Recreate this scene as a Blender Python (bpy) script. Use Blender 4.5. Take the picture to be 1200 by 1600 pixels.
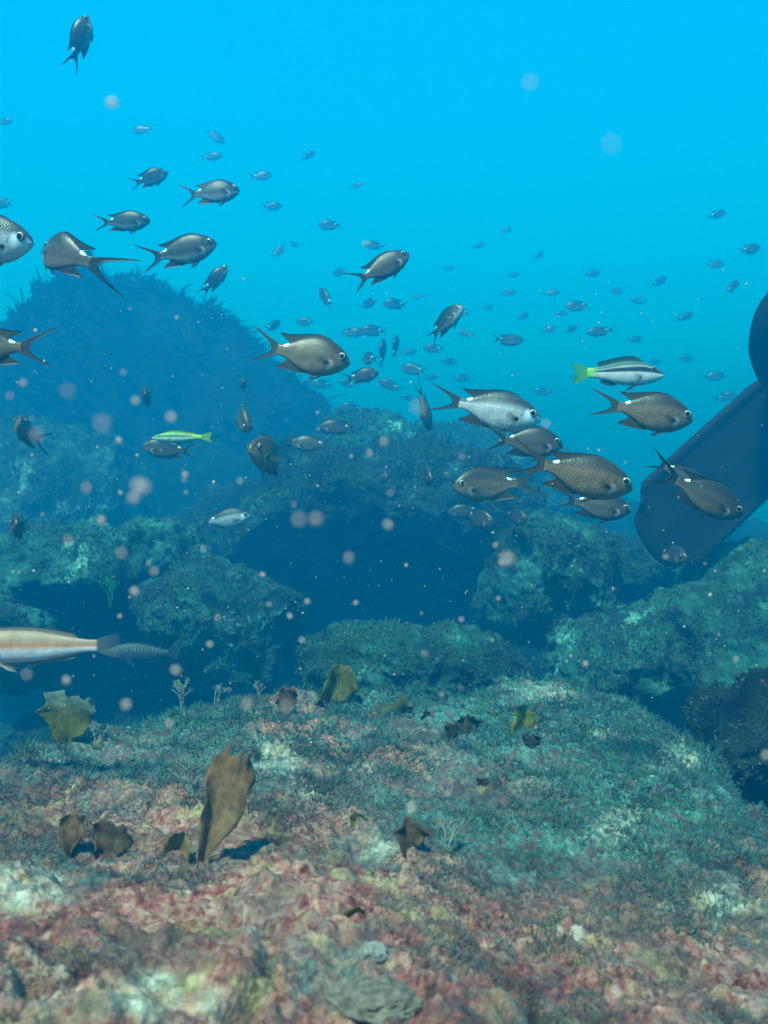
import bpy, bmesh, math, random
import numpy as np
from mathutils import Vector, Matrix
for o in list(bpy.data.objects): bpy.data.objects.remove(o)
S = bpy.context.scene
COL = S.collection
R = math.radians
F = 1386.0                       # focal length in photo pixels (1200 x 1600)

# ------------------------------------------------------------------ camera
cam = bpy.data.cameras.new('camera'); camo = bpy.data.objects.new('camera', cam); COL.objects.link(camo)
camo.location = (0, 0, 0); camo.rotation_euler = (R(90), 0, 0)
cam.sensor_fit = 'VERTICAL'; cam.sensor_height = 24; cam.lens = 12/math.tan(R(30))
cam.clip_start = 0.01; cam.clip_end = 500
cam.dof.use_dof = True; cam.dof.focus_distance = 1.0; cam.dof.aperture_fstop = cam.lens/2.2
S.camera = camo

# ------------------------------------------------------------------ light
SUN_EL, SUN_AZ = 58.0, 206.0     # sun high, behind the camera and to its left
w = bpy.data.worlds.new('World'); S.world = w; w.use_nodes = True
nt = w.node_tree; nt.nodes.clear()
out = nt.nodes.new('ShaderNodeOutputWorld'); bg = nt.nodes.new('ShaderNodeBackground')
sky = nt.nodes.new('ShaderNodeTexSky'); sky.sky_type = 'NISHITA'; sky.sun_disc = False
sky.sun_elevation = R(SUN_EL); sky.sun_rotation = R(SUN_AZ)
tint = nt.nodes.new('ShaderNodeMix'); tint.data_type = 'RGBA'; tint.blend_type = 'MULTIPLY'
tint.inputs[0].default_value = 1.0
tint.inputs[7].default_value = (0.004, 0.80, 1.0, 1)      # daylight filtered by the water above
nt.links.new(sky.outputs[0], tint.inputs[6]); nt.links.new(tint.outputs[2], bg.inputs[0])
bg.inputs[1].default_value = 0.15
nt.links.new(bg.outputs[0], out.inputs[0])
sl = bpy.data.lights.new('sun', 'SUN'); so = bpy.data.objects.new('sun', sl); COL.objects.link(so)
sl.energy = 5.0; sl.angle = R(6); sl.color = (1.0, 0.74, 0.68)
sd = Vector((math.sin(R(SUN_AZ))*math.cos(R(SUN_EL)), math.cos(R(SUN_AZ))*math.cos(R(SUN_EL)), math.sin(R(SUN_EL))))
so.rotation_euler = sd.to_track_quat('Z', 'Y').to_euler(); so.location = sd*8
S.view_settings.view_transform = 'Standard'; S.view_settings.look = 'None'
S.view_settings.exposure = 1.66; S.view_settings.gamma = 1
S.cycles.use_denoising = True
try:
    S.cycles.denoiser = 'OPENIMAGEDENOISE'; S.cycles.denoising_input_passes = 'RGB_ALBEDO_NORMAL'
except Exception: pass
S.cycles.max_bounces = 6; S.cycles.volume_bounces = 0; S.cycles.transparent_max_bounces = 12
S.cycles.caustics_reflective = False; S.cycles.caustics_refractive = False

# ------------------------------------------------------------------ helpers
def at(px, py, Y): return Vector(((px-600)/F*Y, Y, (800-py)/F*Y))
def tag(o, label=None, cat=None, group=None, kind=None):
    if label: o['label'] = label
    if cat: o['category'] = cat
    if group: o['group'] = group
    if kind: o['kind'] = kind
    return o
rng = np.random.default_rng(7)
_perm = rng.permutation(256); _perm = np.concatenate([_perm, _perm, _perm])
_g = rng.normal(size=(256, 3)); _g /= np.linalg.norm(_g, axis=1)[:, None]
def perlin(p):
    p = np.asarray(p, float); i = np.floor(p).astype(int); f = p-i; i &= 255
    u = f*f*f*(f*(f*6-15)+10); r = 0
    for dx in (0, 1):
        for dy in (0, 1):
            for dz in (0, 1):
                h = _perm[_perm[_perm[(i[:, 0]+dx) & 255]+((i[:, 1]+dy) & 255)]+((i[:, 2]+dz) & 255)]
                g = _g[h]; d = f-np.array([dx, dy, dz])
                wt = (u[:, 0] if dx else 1-u[:, 0])*(u[:, 1] if dy else 1-u[:, 1])*(u[:, 2] if dz else 1-u[:, 2])
                r = r+wt*(g*d).sum(1)
    return r*1.6
def fbm(p, sc, octv=4, gain=.5, off=0.0):
    p = np.asarray(p)*sc+off; a = 1; r = np.zeros(len(p))
    for _ in range(octv):
        r += a*perlin(p); p = p*2.03+17.3; a *= gain
    return r
def smooth(a, b, x):
    t = np.clip((x-a)/(b-a), 0, 1); return t*t*(3-2*t)
def mesh_np(name, V, Fc, mat=None, parent=None, shade=True, cols=None, mats=None, midx=None, floats=None):
    me = bpy.data.meshes.new(name)
    V = np.asarray(V, np.float32)
    if isinstance(Fc, np.ndarray):
        k = Fc.shape[1]; n = len(Fc)
        me.vertices.add(len(V)); me.vertices.foreach_set('co', V.ravel())
        me.loops.add(n*k); me.loops.foreach_set('vertex_index', Fc.astype(np.int32).ravel())
        me.polygons.add(n); me.polygons.foreach_set('loop_start', np.arange(0, n*k, k, dtype=np.int32))
        try: me.polygons.foreach_set('loop_total', np.full(n, k, np.int32))
        except Exception: pass
    else:
        me.from_pydata([tuple(map(float, v)) for v in V], [], [tuple(map(int, f)) for f in Fc])
    for m in (mats or ([mat] if mat else [])): me.materials.append(m)
    if midx is not None: me.polygons.foreach_set('material_index', np.asarray(midx, np.int32))
    if shade: me.polygons.foreach_set('use_smooth', np.ones(len(me.polygons), bool))
    if cols is not None:
        c = np.ones((len(V), 4), np.float32); cols = np.asarray(cols); c[:, :cols.shape[1]] = cols
        me.color_attributes.new('col', 'FLOAT_COLOR', 'POINT').data.foreach_set('color', c.ravel())
    for k_, v_ in (floats or {}).items():
        me.attributes.new(k_, 'FLOAT', 'POINT').data.foreach_set('value', np.asarray(v_, np.float32))
    me.update(calc_edges=True); me.validate()
    o = bpy.data.objects.new(name, me); COL.objects.link(o)
    if parent: o.parent = parent
    return o
# ---- materials
class NB:
    def __init__(s, name):
        s.m = bpy.data.materials.new(name); s.m.use_nodes = True; s.t = s.m.node_tree; s.t.nodes.clear()
        s.out = s.n('OutputMaterial')
    def n(s, k, **kw):
        x = s.t.nodes.new('ShaderNode'+k)
        for a, b in kw.items(): setattr(x, a, b)
        return x
    def l(s, a, b): s.t.links.new(a, b)
    def set(s, node, **kw):
        for k, v in kw.items():
            i = node.inputs[k.replace('_', ' ')]
            if hasattr(v, 'is_output'): s.l(v, i)
            else: i.default_value = v
        return node
    def noise(s, co, scale, detail=4, rough=.55, dist=0):
        x = s.n('TexNoise'); s.set(x, Scale=scale, Detail=detail, Roughness=rough, Distortion=dist); s.l(co, x.inputs['Vector']); return x.outputs['Fac']
    def voro(s, co, scale, feat='F1', rnd=1.0, outp='Distance'):
        x = s.n('TexVoronoi', feature=feat); s.set(x, Scale=scale, Randomness=rnd); s.l(co, x.inputs['Vector']); return x.outputs[outp]
    def ramp(s, fac, stops, interp='LINEAR'):
        x = s.n('ValToRGB'); x.color_ramp.interpolation = interp; e = x.color_ramp.elements
        while len(e) < len(stops): e.new(.5)
        for i, (p, c) in enumerate(stops):
            e[i].position = p; e[i].color = (c if isinstance(c, tuple) else (c, c, c))+(1,)
        s.l(fac, x.inputs[0]); return x.outputs[0]
    def mix(s, fac, a, b, mode='MIX'):
        x = s.n('Mix', data_type='RGBA', blend_type=mode)
        for i, v in ((0, fac), (6, a), (7, b)):
            if hasattr(v, 'is_output'): s.l(v, x.inputs[i])
            elif i == 0: x.inputs[0].default_value = v
            else: x.inputs[i].default_value = v+(1,)
        return x.outputs[2]
    def math(s, op, a, b=0.0, clamp=False):
        x = s.n('Math', operation=op, use_clamp=clamp)
        for i, v in ((0, a), (1, b)):
            if hasattr(v, 'is_output'): s.l(v, x.inputs[i])
            else: x.inputs[i].default_value = v
        return x.outputs[0]
    def bump(s, h, strength, dist):
        x = s.n('Bump'); s.set(x, Strength=strength, Distance=dist); s.l(h, x.inputs['Height']); return x.outputs[0]
    def attr(s, name, o='Color'):
        x = s.n('Attribute', attribute_name=name); return x.outputs[o]
    def bsdf(s, **kw):
        x = s.n('BsdfPrincipled'); s.set(x, **kw); return x
    def done(s, sh): s.l(sh, s.out.inputs[0]); return s.m

def rock_front_mat():
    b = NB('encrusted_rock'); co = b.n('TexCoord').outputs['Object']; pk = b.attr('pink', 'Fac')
    crust = b.ramp(b.noise(co, 150, 6, .7, .4), [(.28, (.035, .012, .014)), (.40, (.20, .045, .045)), (.47, (.38, .15, .13)), (.54, (.48, .28, .235)), (.66, (.62, .48, .39)), (.8, (.78, .70, .60))])
    gold = b.ramp(b.noise(co, 210, 4, .6), [(.3, (.10, .085, .03)), (.5, (.42, .38, .16)), (.7, (.75, .70, .48))])
    crust = b.mix(b.ramp(b.noise(co, 34, 5, .65), [(.52, 0.0), (.62, .8)]), crust, gold)
    turf = b.ramp(b.noise(co, 240, 6, .75), [(.3, (.03, .03, .03)), (.45, (.09, .095, .085)), (.56, (.17, .17, .15)), (.7, (.32, .31, .27))])
    turf = b.mix(b.ramp(pk, [(.0, .9), (.50, 0.0)]), turf, b.mix(1.0, turf, (.42, 1.35, 1.30), 'MULTIPLY'))  # teal where pink is low: loss of red light painted into the turf
    turf = b.mix(b.ramp(b.noise(co, 75, 5, .65), [(.48, 0.0), (.64, .8)]), turf, (.16, .05, .055))
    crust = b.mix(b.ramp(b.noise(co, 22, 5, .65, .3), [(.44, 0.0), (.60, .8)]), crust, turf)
    c_dark = b.ramp(b.noise(co, 11, 4, .6, .4), [(.34, .42), (.54, 1.05)])
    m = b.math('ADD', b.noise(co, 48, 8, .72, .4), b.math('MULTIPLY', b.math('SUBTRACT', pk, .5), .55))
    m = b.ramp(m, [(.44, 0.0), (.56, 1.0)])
    crust = b.mix(1.0, crust, (1.0, .83, .76), 'MULTIPLY')  # warm tone of flash light tinted into the crust colour
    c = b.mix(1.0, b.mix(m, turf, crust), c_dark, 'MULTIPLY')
    c = b.mix(b.math('MULTIPLY', b.attr('red', 'Fac'), b.ramp(b.noise(co, 45, 5, .7), [(.40, .12), (.60, .75)])), c, b.ramp(b.noise(co, 130, 5, .7), [(.32, (.022, .008, .012)), (.45, (.16, .03, .035)), (.56, (.40, .10, .085)), (.68, (.60, .36, .27))]))
    c = b.mix(b.math('MULTIPLY', b.attr('pale', 'Fac'), b.ramp(b.noise(co, 60, 5, .7), [(.40, .05), (.62, .85)])), c, b.ramp(b.noise(co, 170, 5, .7), [(.30, (.16, .17, .12)), (.45, (.38, .38, .28)), (.58, (.60, .57, .46)), (.72, (.84, .82, .74))]))
    pale = b.ramp(b.math('ADD', b.noise(co, 15, 4, .65), b.math('MULTIPLY', b.noise(co, 160, 4, .7), .4)), [(.90, 0.0), (.99, .6)])
    c = b.mix(pale, c, b.ramp(b.noise(co, 260, 3, .6), [(.35, (.20, .20, .15)), (.5, (.48, .48, .38)), (.7, (.75, .74, .64))]))
    # small holes and cracks, dark inside
    cr = b.ramp(b.voro(co, 26), [(.0, 0.0), (.09, 1.0)])
    hz = b.noise(co, 300, 3, .6)
    h = b.math('ADD', b.math('MULTIPLY', b.noise(co, 170, 6, .7), 1.0), b.math('MULTIPLY', hz, .5))
    h = b.math('ADD', h, b.math('MULTIPLY', b.voro(co, 210), -.6))
    p = b.bsdf(Base_Color=c, Roughness=.85, Normal=b.bump(h, .9, .004))
    p.inputs['Specular IOR Level'].default_value = .25
    return b.done(p.outputs[0])
def rock_far_mat(name, base, pale, k=1.0):
    b = NB(name); co = b.n('TexCoord').outputs['Object']
    d = tuple(x*.28 for x in base)
    c = b.ramp(b.noise(co, 34*k, 8, .75, .3), [(.30, d), (.47, base), (.60, tuple(x*1.6 for x in base)), (.74, pale)])
    c = b.mix(b.ramp(b.noise(co, 6*k, 6, .65), [(.45, 0.0), (.60, .85)]), c, tuple(x*.2 for x in base))
    c = b.mix(b.ramp(b.math('ADD', b.noise(co, 5*k, 5, .6, .5), b.math('MULTIPLY', b.noise(co, 50*k, 4, .7), .4)), [(.80, 0.0), (.90, 1.0)]), c, pale)
    c = b.mix(1.0, c, b.ramp(b.noise(co, 3.2*k, 5, .65, .6), [(.36, .45), (.50, .95), (.62, 1.5)]), 'MULTIPLY')
    h = b.math('ADD', b.noise(co, 28*k, 8, .75), b.math('MULTIPLY', b.voro(co, 40*k), -.5))
    p = b.bsdf(Base_Color=c, Roughness=.9, Normal=b.bump(h, 1.0, .025/k))
    p.inputs['Specular IOR Level'].default_value = .2
    return b.done(p.outputs[0])
def vcol_mat(name, rough=.6, spec=.3, transl=0.0, bumps=0.0, bscale=60):
    b = NB(name); c = b.attr('col'); co = b.n('TexCoord').outputs['Object']
    c = b.mix(.85, c, b.ramp(b.noise(co, bscale, 6, .75), [(.3, .30), (.46, .85), (.58, 1.15), (.72, 1.9)]), 'MULTIPLY')
    p = b.bsdf(Base_Color=c, Roughness=rough); p.inputs['Specular IOR Level'].default_value = spec
    if bumps: b.l(b.bump(b.noise(co, bscale, 5, .7), .6, bumps), p.inputs['Normal'])
    sh = p.outputs[0]
    if transl:
        t = b.n('BsdfTranslucent'); b.l(c, t.inputs[0]); x = b.n('MixShader'); x.inputs[0].default_value = transl
        b.l(sh, x.inputs[1]); b.l(t.outputs[0], x.inputs[2]); sh = x.outputs[0]
    return b.done(sh)
def fish_skin(name, scales=34.0, amount=.55, metal=.25, rough=.38):
    b = NB(name); tc = b.n('TexCoord').outputs['Object']; c = b.attr('col')
    mp = b.n('Mapping'); mp.inputs['Rotation'].default_value = (0, R(45), 0); b.l(tc, mp.inputs[0])
    sx = b.n('SeparateXYZ'); b.l(mp.outputs[0], sx.inputs[0])
    cx = b.n('CombineXYZ'); b.l(sx.outputs[0], cx.inputs[0]); b.l(sx.outputs[2], cx.inputs[1])
    v = b.n('TexVoronoi', voronoi_dimensions='2D'); b.set(v, Scale=scales, Randomness=.30); b.l(cx.outputs[0], v.inputs['Vector'])
    sc = b.ramp(v.outputs['Distance'], [(.15, 1.25), (.45, .85), (.62, .22)])
    msk = b.math('MULTIPLY', b.attr('scl', 'Fac'), b.ramp(b.noise(tc, 5, 3, .6), [(.36, .15), (.60, 1.0)]))
    c2 = b.mix(b.math('MULTIPLY', msk, amount), c, sc, 'MULTIPLY')
    c2 = b.mix(.5, c2, b.ramp(b.noise(tc, 14, 5, .6), [(.3, .55), (.5, 1.0), (.7, 1.4)]), 'MULTIPLY')
    p = b.bsdf(Base_Color=c2, Roughness=rough, Metallic=b.math('MULTIPLY', b.attr('sil', 'Fac'), metal), Normal=b.bump(b.math('MULTIPLY', sc, msk), .2, .004))
    p.inputs['Specular IOR Level'].default_value = .5
    return b.done(p.outputs[0])
def fin_mat():
    b = NB('fish_fin'); c = b.attr('col'); tc = b.n('TexCoord').outputs['Object']
    wv = b.noise(tc, 70, 2, .5)
    p = b.bsdf(Base_Color=c, Roughness=.45); t = b.n('BsdfTranslucent'); b.l(c, t.inputs[0])
    x = b.n('MixShader'); x.inputs[0].default_value = .45; b.l(p.outputs[0], x.inputs[1]); b.l(t.outputs[0], x.inputs[2])
    tr = b.n('BsdfTransparent'); y = b.n('MixShader')
    b.l(b.math('MULTIPLY', b.attr('fa', 'Fac'), b.math('ADD', b.math('MULTIPLY', wv, .6), .7), True), y.inputs[0]); b.l(tr.outputs[0], y.inputs[1]); b.l(x.outputs[0], y.inputs[2])
    return b.done(y.outputs[0])
def plain(name, col, rough=.5, spec=.4, nz=.25, sc=20, bump=0):
    b = NB(name); co = b.n('TexCoord').outputs['Object']
    c = b.mix(nz, col, b.ramp(b.noise(co, sc, 5, .65), [(.3, .3), (.5, 1.0), (.7, 1.7)]), 'MULTIPLY')
    p = b.bsdf(Base_Color=c, Roughness=rough); p.inputs['Specular IOR Level'].default_value = spec
    if bump: b.l(b.bump(b.noise(co, sc*2, 5, .65), .6, bump), p.inputs['Normal'])
    return b.done(p.outputs[0])

M_FRONT = rock_front_mat()
M_MID = rock_far_mat('algae_covered_rock', (.042, .145, .115), (.26, .64, .52))
M_SHADED = rock_far_mat('shaded_overgrown_rock', (.021, .044, .043), (.11, .24, .21))  # same overgrown rock, with the shade of unlit faces put into its colour
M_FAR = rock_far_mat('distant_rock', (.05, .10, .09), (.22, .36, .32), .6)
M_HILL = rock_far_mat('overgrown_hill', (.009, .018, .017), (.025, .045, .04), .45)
M_BED = rock_far_mat('seabed_rubble', (.06, .085, .075), (.22, .26, .22), .5)
M_TURF = vcol_mat('turf_algae', .8, .15, .3)
M_KELP = vcol_mat('brown_seaweed', .6, .2, .6, .0008, 130)
M_SKIN = fish_skin('damselfish_skin', 52, .46, .22)
M_FIN = fin_mat()

# ------------------------------------------------------------------ seabed
gx = np.concatenate([np.linspace(-25, -5, 40)[:-1], np.linspace(-5, 5, 220), np.linspace(5, 25, 40)[1:]])
gy = np.concatenate([np.linspace(-20, -1, 30)[:-1], np.linspace(-1, 9, 220), np.linspace(9, 30, 40)[1:]])
def grid(gx, gy):
    X, Y = np.meshgrid(gx, gy); nx, ny = len(gx), len(gy)
    i = np.arange(nx*ny).reshape(ny, nx)
    return X.ravel(), Y.ravel(), np.stack([i[:-1, :-1], i[:-1, 1:], i[1:, 1:], i[1:, :-1]], -1).reshape(-1, 4)
X, Y, Fq = grid(gx, gy); P = np.stack([X, Y, X*0], 1)
Z = -1.05+.22*fbm(P, .7, 6, .55)+.05*np.maximum(0, Y-3)*0
bed = mesh_np('seabed', np.stack([X, Y, Z], 1), Fq, M_BED); tag(bed, kind='structure')

# ------------------------------------------------------------------ foreground rock
POLY = np.array([(-1.5, .35), (-.95, .62), (-.36, .80), (-.29, .93), (-.20, 1.06), (-.05, 1.12), (.06, 1.15), (.19, 1.27), (.28, 1.24), (.335, 1.10), (.315, .90), (.30, .78), (.285, .66), (.30, .45), (.36, .2), (.45, -.4), (-1.2, -.5)])
def sdist(px, py, poly):
    d = np.full(len(px), 1e9); ins = np.zeros(len(px), bool); n = len(poly)
    for k in range(n):
        a, b = poly[k], poly[(k+1) % n]; e = b-a
        t = np.clip(((px-a[0])*e[0]+(py-a[1])*e[1])/(e@e), 0, 1)
        d = np.minimum(d, np.hypot(px-a[0]-t*e[0], py-a[1]-t*e[1]))
        c = ((a[1] > py) != (b[1] > py))
        with np.errstate(divide='ignore', invalid='ignore'):
            xi = (b[0]-a[0])*(py-a[1])/(b[1]-a[1]+1e-12)+a[0]
        ins ^= c & (px < xi)
    return np.where(ins, -d, d)
CTRL = np.array([(-.95, .62, -.245), (-.36, .80, -.228), (-.20, 1.06, -.217), (-.05, 1.12, -.222), (.06, 1.15, -.238), (.19, 1.27, -.235), (.28, 1.24, -.243), (.335, 1.1, -.25), (.315, .9, -.272), (.30, .78, -.262), (.285, .66, -.255), (.3, .45, -.25),
                 (0, .38, -.212), (-.17, .38, -.205), (.15, .38, -.222), (0, .6, -.228), (-.2, .6, -.222), (.15, .6, -.236), (0, .85, -.232), (-.2, .85, -.226), (.17, .9, -.242), (.1, 1.05, -.238), (0, 0, -.22), (.3, 0, -.25), (-.5, 0, -.22), (-.5, .4, -.215), (-1, 0, -.24)])
def fore_z(x, y):
    q = np.stack([x, y], 1); num = 0; den = 0
    for cx, cy, cz in CTRL:
        wgt = 1/(((q[:, 0]-cx)**2+(q[:, 1]-cy)**2)+.006)**1.6; num = num+wgt*cz; den = den+wgt
    z = num/den
    P = np.stack([x, y, x*0], 1)
    # slightly raised nearer ledge on the left
    edge = .52+.03*fbm(P, 9, 3)-.05*np.maximum(x, 0)
    z = z+.016*smooth(.03, -.03, y-edge)*smooth(.12, -.05, x)
    z = z+.013*fbm(P, 7, 3, .5)+.0065*fbm(P, 24, 3, .55, 3)+.0034*fbm(P, 75, 2, .6, 9)+.0020*fbm(P, 190, 2, .6, 19)
    z = z+.006*np.abs(fbm(P, 38, 2, .5, 5))
    pit = smooth(.32, .62, fbm(P, 30, 2, .5, 31)); z = z-.014*pit
    d = sdist(x, y, POLY)+.045*fbm(P, 6, 4, .55, 40)
    t = np.maximum(d+.03, 0)
    drop = np.where(t < .15, 9*t*t, 9*.15**2+(t-.15)*2.7)
    z = z-drop+np.where(t > .1, .05*fbm(np.stack([x, y, z*0], 1), 12, 4)*smooth(.1, .25, t), 0)
    return np.maximum(z, -1.3), d
gx = np.concatenate([np.arange(-2.0, -.62, .03), np.arange(-.62, .52, .0021), np.arange(.52, 1.1, .03)])
gy = np.concatenate([np.arange(-.9, .20, .03), np.arange(.20, .70, .0017), np.arange(.70, 1.5, .0034), np.arange(1.5, 1.9, .02)])
X, Y, Fq = grid(gx, gy); Z, Dd = fore_z(X, Y)
P = np.stack([X, Y, Z], 1)
pink = np.clip(.62-.80*(Y-.42)-.9*np.maximum(X-.02, 0)+.55*fbm(P, 5, 3)+.25*np.clip(-X, 0, .3), 0.0, 1)  # coralline pink, plus flash warmth fading with distance painted into the colour
def patches(lst):
    a = np.zeros(len(X)); ok = Y > .2; px = 600+F*X/np.maximum(Y, .2); py = 800-F*Z/np.maximum(Y, .2); nz = 22*fbm(P, 22, 4, .6, 77)+14*fbm(P, 90, 3, .6, 78)
    for cx, cy, rx, ry in lst: a = np.maximum(a, smooth(1.25, .5, np.hypot((px-cx)/rx, (py-cy)/ry)+nz/min(rx, ry)*.55)*ok)
    return a
PA = patches([(35, 1385, 75, 42), (430, 1182, 50, 36), (575, 1200, 26, 13), (812, 1226, 26, 9), (1050, 1190, 44, 26), (955, 1290, 46, 26), (1130, 1405, 48, 22), (850, 1082, 46, 14), (590, 1325, 34, 24), (235, 1560, 80, 40), (60, 1540, 60, 36), (330, 1560, 50, 40), (400, 1440, 40, 20), (1040, 1420, 30, 16), (700, 1078, 40, 9), (950, 1150, 40, 10), (480, 1245, 30, 14)])
RE = patches([(190, 1410, 110, 34), (920, 1520, 110, 60), (700, 1565, 120, 50), (330, 1500, 90, 26), (60, 1455, 80, 24), (640, 1460, 90, 26), (180, 1600, 60, 24), (460, 1590, 60, 30), (1000, 1590, 80, 30), (790, 1420, 70, 26), (420, 1375, 70, 14), (560, 1400, 60, 18), (280, 1230, 50, 12), (100, 1240, 70, 12)])
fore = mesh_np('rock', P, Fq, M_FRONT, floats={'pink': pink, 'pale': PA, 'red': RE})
tag(fore, 'large foreground rock slab crusted with pink, red and cream growth and grey fuzz', 'rock')
def fore_pt(px, py):
    """where the viewing ray through a photo pixel meets the foreground rock"""
    ys = np.linspace(.25, 1.6, 500); x = (px-600)/F*ys; zr = (800-py)/F*ys
    z, _ = fore_z(x, ys); k = np.argmax(z >= zr)
    if z[k] < zr[k]: k = int(np.argmin(zr-z))
    return Vector((x[k], ys[k], z[k]))

def blades(P, N, hgt, wid, lean, cols, k=3):
    """many small tapering blades standing on a surface"""
    n = len(P); r = np.random.default_rng(len(P))
    d = N*.8+np.array([0, 0, .35])+lean*r.normal(size=(n, 3)); d /= np.linalg.norm(d, axis=1)[:, None]
    s = np.cross(d, r.normal(size=(n, 3))); s /= np.linalg.norm(s, axis=1)[:, None]+1e-9
    h = hgt*r.uniform(.45, 1.4, n)[:, None]; w_ = wid*r.uniform(.6, 1.5, n)[:, None]
    bend = np.cross(d, s)*r.normal(size=(n, 1))*.35
    base = P-N*.001
    V = np.stack([base-s*w_, base+s*w_, base+d*h*.55+s*w_*.8+bend*h*.35, base+d*h*.55-s*w_*.8+bend*h*.35, base+d*h+bend*h], 1)
    V = V.reshape(-1, 3); i = np.arange(n)[:, None]*5
    T = np.concatenate([i+[0, 1, 2], i+[0, 2, 3], i+[3, 2, 4]], 1).reshape(-1, 3)
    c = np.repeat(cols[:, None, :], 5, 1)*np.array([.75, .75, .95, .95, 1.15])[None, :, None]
    return V, T, c.reshape(-1, 3)
def turf_cols(P, r, warm=.3):
    pal = np.array([(.135, .135, .12), (.19, .185, .16), (.10, .105, .095), (.25, .235, .20), (.20, .085, .075), (.17, .11, .06), (.075, .085, .08)])
    pr = np.array([.26, .2, .18, .12, warm*.4, warm*.3, .1]); pr /= pr.sum()
    u = np.clip(.5+.42*fbm(P, 55, 3, .6, 200)+.30*fbm(P, 14, 3, .6, 210)+.07*r.normal(size=len(P)), 0, .9999)
    cum = np.cumsum(pr[[6, 2, 4, 0, 5, 1, 3]]); o_ = np.array([6, 2, 4, 0, 5, 1, 3])
    return pal[o_[np.minimum(np.searchsorted(cum, u), 6)]]*r.uniform(.85, 1.15, (len(P), 1))
r = np.random.default_rng(3); n = 520000
yy = .26+1.15*r.random(n)**1.25; xx = (r.random(n)*2-1)*(.05+.47*yy)-.0
zz, dd = fore_z(xx, yy); P = np.stack([xx, yy, zz], 1)
e = .004; zx, _ = fore_z(xx+e, yy); zy, _ = fore_z(xx, yy+e)
N = np.stack([-(zx-zz)/e, -(zy-zz)/e, np.ones(n)], 1); N /= np.linalg.norm(N, axis=1)[:, None]
den = fbm(P, 9, 4, .6, 60)+.30*smooth(.45, .75, yy)+.4*np.clip(xx, 0, .4)+.35*smooth(-.06, 0, dd)-.12
qx, qy = 600+F*xx/yy, 800-F*zz/yy
bare = sum(np.exp(-((qx-a)/c)**2-((qy-b)/d)**2) for a, b, c, d in [(35, 1385, 75, 42), (430, 1182, 50, 36), (1050, 1190, 44, 26), (955, 1290, 46, 26), (190, 1410, 110, 34), (235, 1560, 80, 40), (590, 1325, 34, 24), (812, 1226, 26, 12), (850, 1082, 46, 14)])
keep = (r.random(n) < smooth(-.25, .35, den-.6*bare)) & (dd < .12)
P, N = P[keep], N[keep]
hg = ((.0036+.0040*smooth(.4, 1.1, P[:, 1]))*(.6+.9*smooth(-.2, .5, fbm(P, 26, 3, .6, 300))))[:, None]
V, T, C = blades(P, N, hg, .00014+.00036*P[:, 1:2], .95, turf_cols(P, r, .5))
gr = np.repeat(smooth(.45, .95, P[:, 1]+1.2*np.maximum(P[:, 0], 0)), 5)[:, None]; C = C*(1-gr*np.array([.55, -.28, -.30]))*np.array([1, 1.03, 1.1])  # less red farther back and right, light fall-off put into blade colour
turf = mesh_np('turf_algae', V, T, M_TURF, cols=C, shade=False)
tag(turf, 'short fuzzy grey turf algae growing over the foreground rock', 'algae', kind='stuff')

# ------------------------------------------------------------------ boulders behind
bm = bmesh.new(); bmesh.ops.create_icosphere(bm, subdivisions=7, radius=1); ICO = np.array([v.co[:] for v in bm.verts]); ICOF = np.array([[v.index for v in f.verts] for f in bm.faces]); bm.free()
bm = bmesh.new(); bmesh.ops.create_icosphere(bm, subdivisions=6, radius=1); ICO6 = np.array([v.co[:] for v in bm.verts]); ICOF6 = np.array([[v.index for v in f.verts] for f in bm.faces]); bm.free()
TURF = []
def boulder(c, rad, rot, mat, label, seed, amp=.16, hi=True, box=.25, turf=9000, name='boulder', fine=1.0, kind=None, under=0., uz=0., us=.22):
    U, Fc = (ICO, ICOF) if hi else (ICO6, ICOF6)
    U = U/ (np.abs(U)**(2+4*box)).sum(1)[:, None]**(1/(2+4*box))       # squarer than a ball
    U = U*np.array(rad)/1.0
    m = max(rad)
    n1 = fbm(U, 1.1/m, 3, .5, seed); n2 = fbm(U, 3.2/m, 4, .55, seed+9); n3 = fbm(U, 11, 4, .6, seed+20); n4 = fbm(U, 45, 3, .6, seed+5)
    rr = np.linalg.norm(U, axis=1); D = U/rr[:, None]
    disp = amp*m*(.9*n1+.5*n2-.35*np.abs(fbm(U, 2.3/m, 3, .5, seed+50)))+fine*(.02*n3+.006*n4)
    V = U+D*disp[:, None]
    pr_ = np.random.default_rng(int(seed)+1)
    for _ in range(14):
        n_ = pr_.normal(size=3); n_ /= np.linalg.norm(n_); dm = (V@n_).max()*pr_.uniform(.66, .9); ex_ = np.maximum(0, V@n_-dm-.02*n3); V = V-n_*(ex_*.85)[:, None]
    if under: V[:, 1] += under*smooth(uz, uz-us, V[:, 2]+.05*fbm(V, 4, 3, .5, seed))*smooth(.25, -.1, V[:, 1])  # front hollowed under an added lip, shaped so that shade falls there
    Mx = np.array(Matrix.Rotation(R(rot[2]), 3, 'Z') @ Matrix.Rotation(R(rot[1]), 3, 'Y') @ Matrix.Rotation(R(rot[0]), 3, 'X'))
    V = V@Mx.T
    o = mesh_np(name, V, Fc, mat); o.location = c
    if kind: tag(o, kind=kind)
    else: tag(o, label, 'rock')
    if turf:
        nn = np.empty(len(V)*3, np.float32); o.data.vertices.foreach_get('normal', nn); nn = nn.reshape(-1, 3)
        vis = (nn[:, 2] > -.15) & ((nn*(-(V+np.array(c)))).sum(1) > -.3)
        idx = np.nonzero(vis)[0]; q = np.random.default_rng(int(seed)).choice(idx, turf*2)
        q = q[fbm(V[q], 7, 3, .6, seed) > -.25]
        TURF.append((V[q]+np.array(c), nn[q]))
    return o
B = boulder
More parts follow.
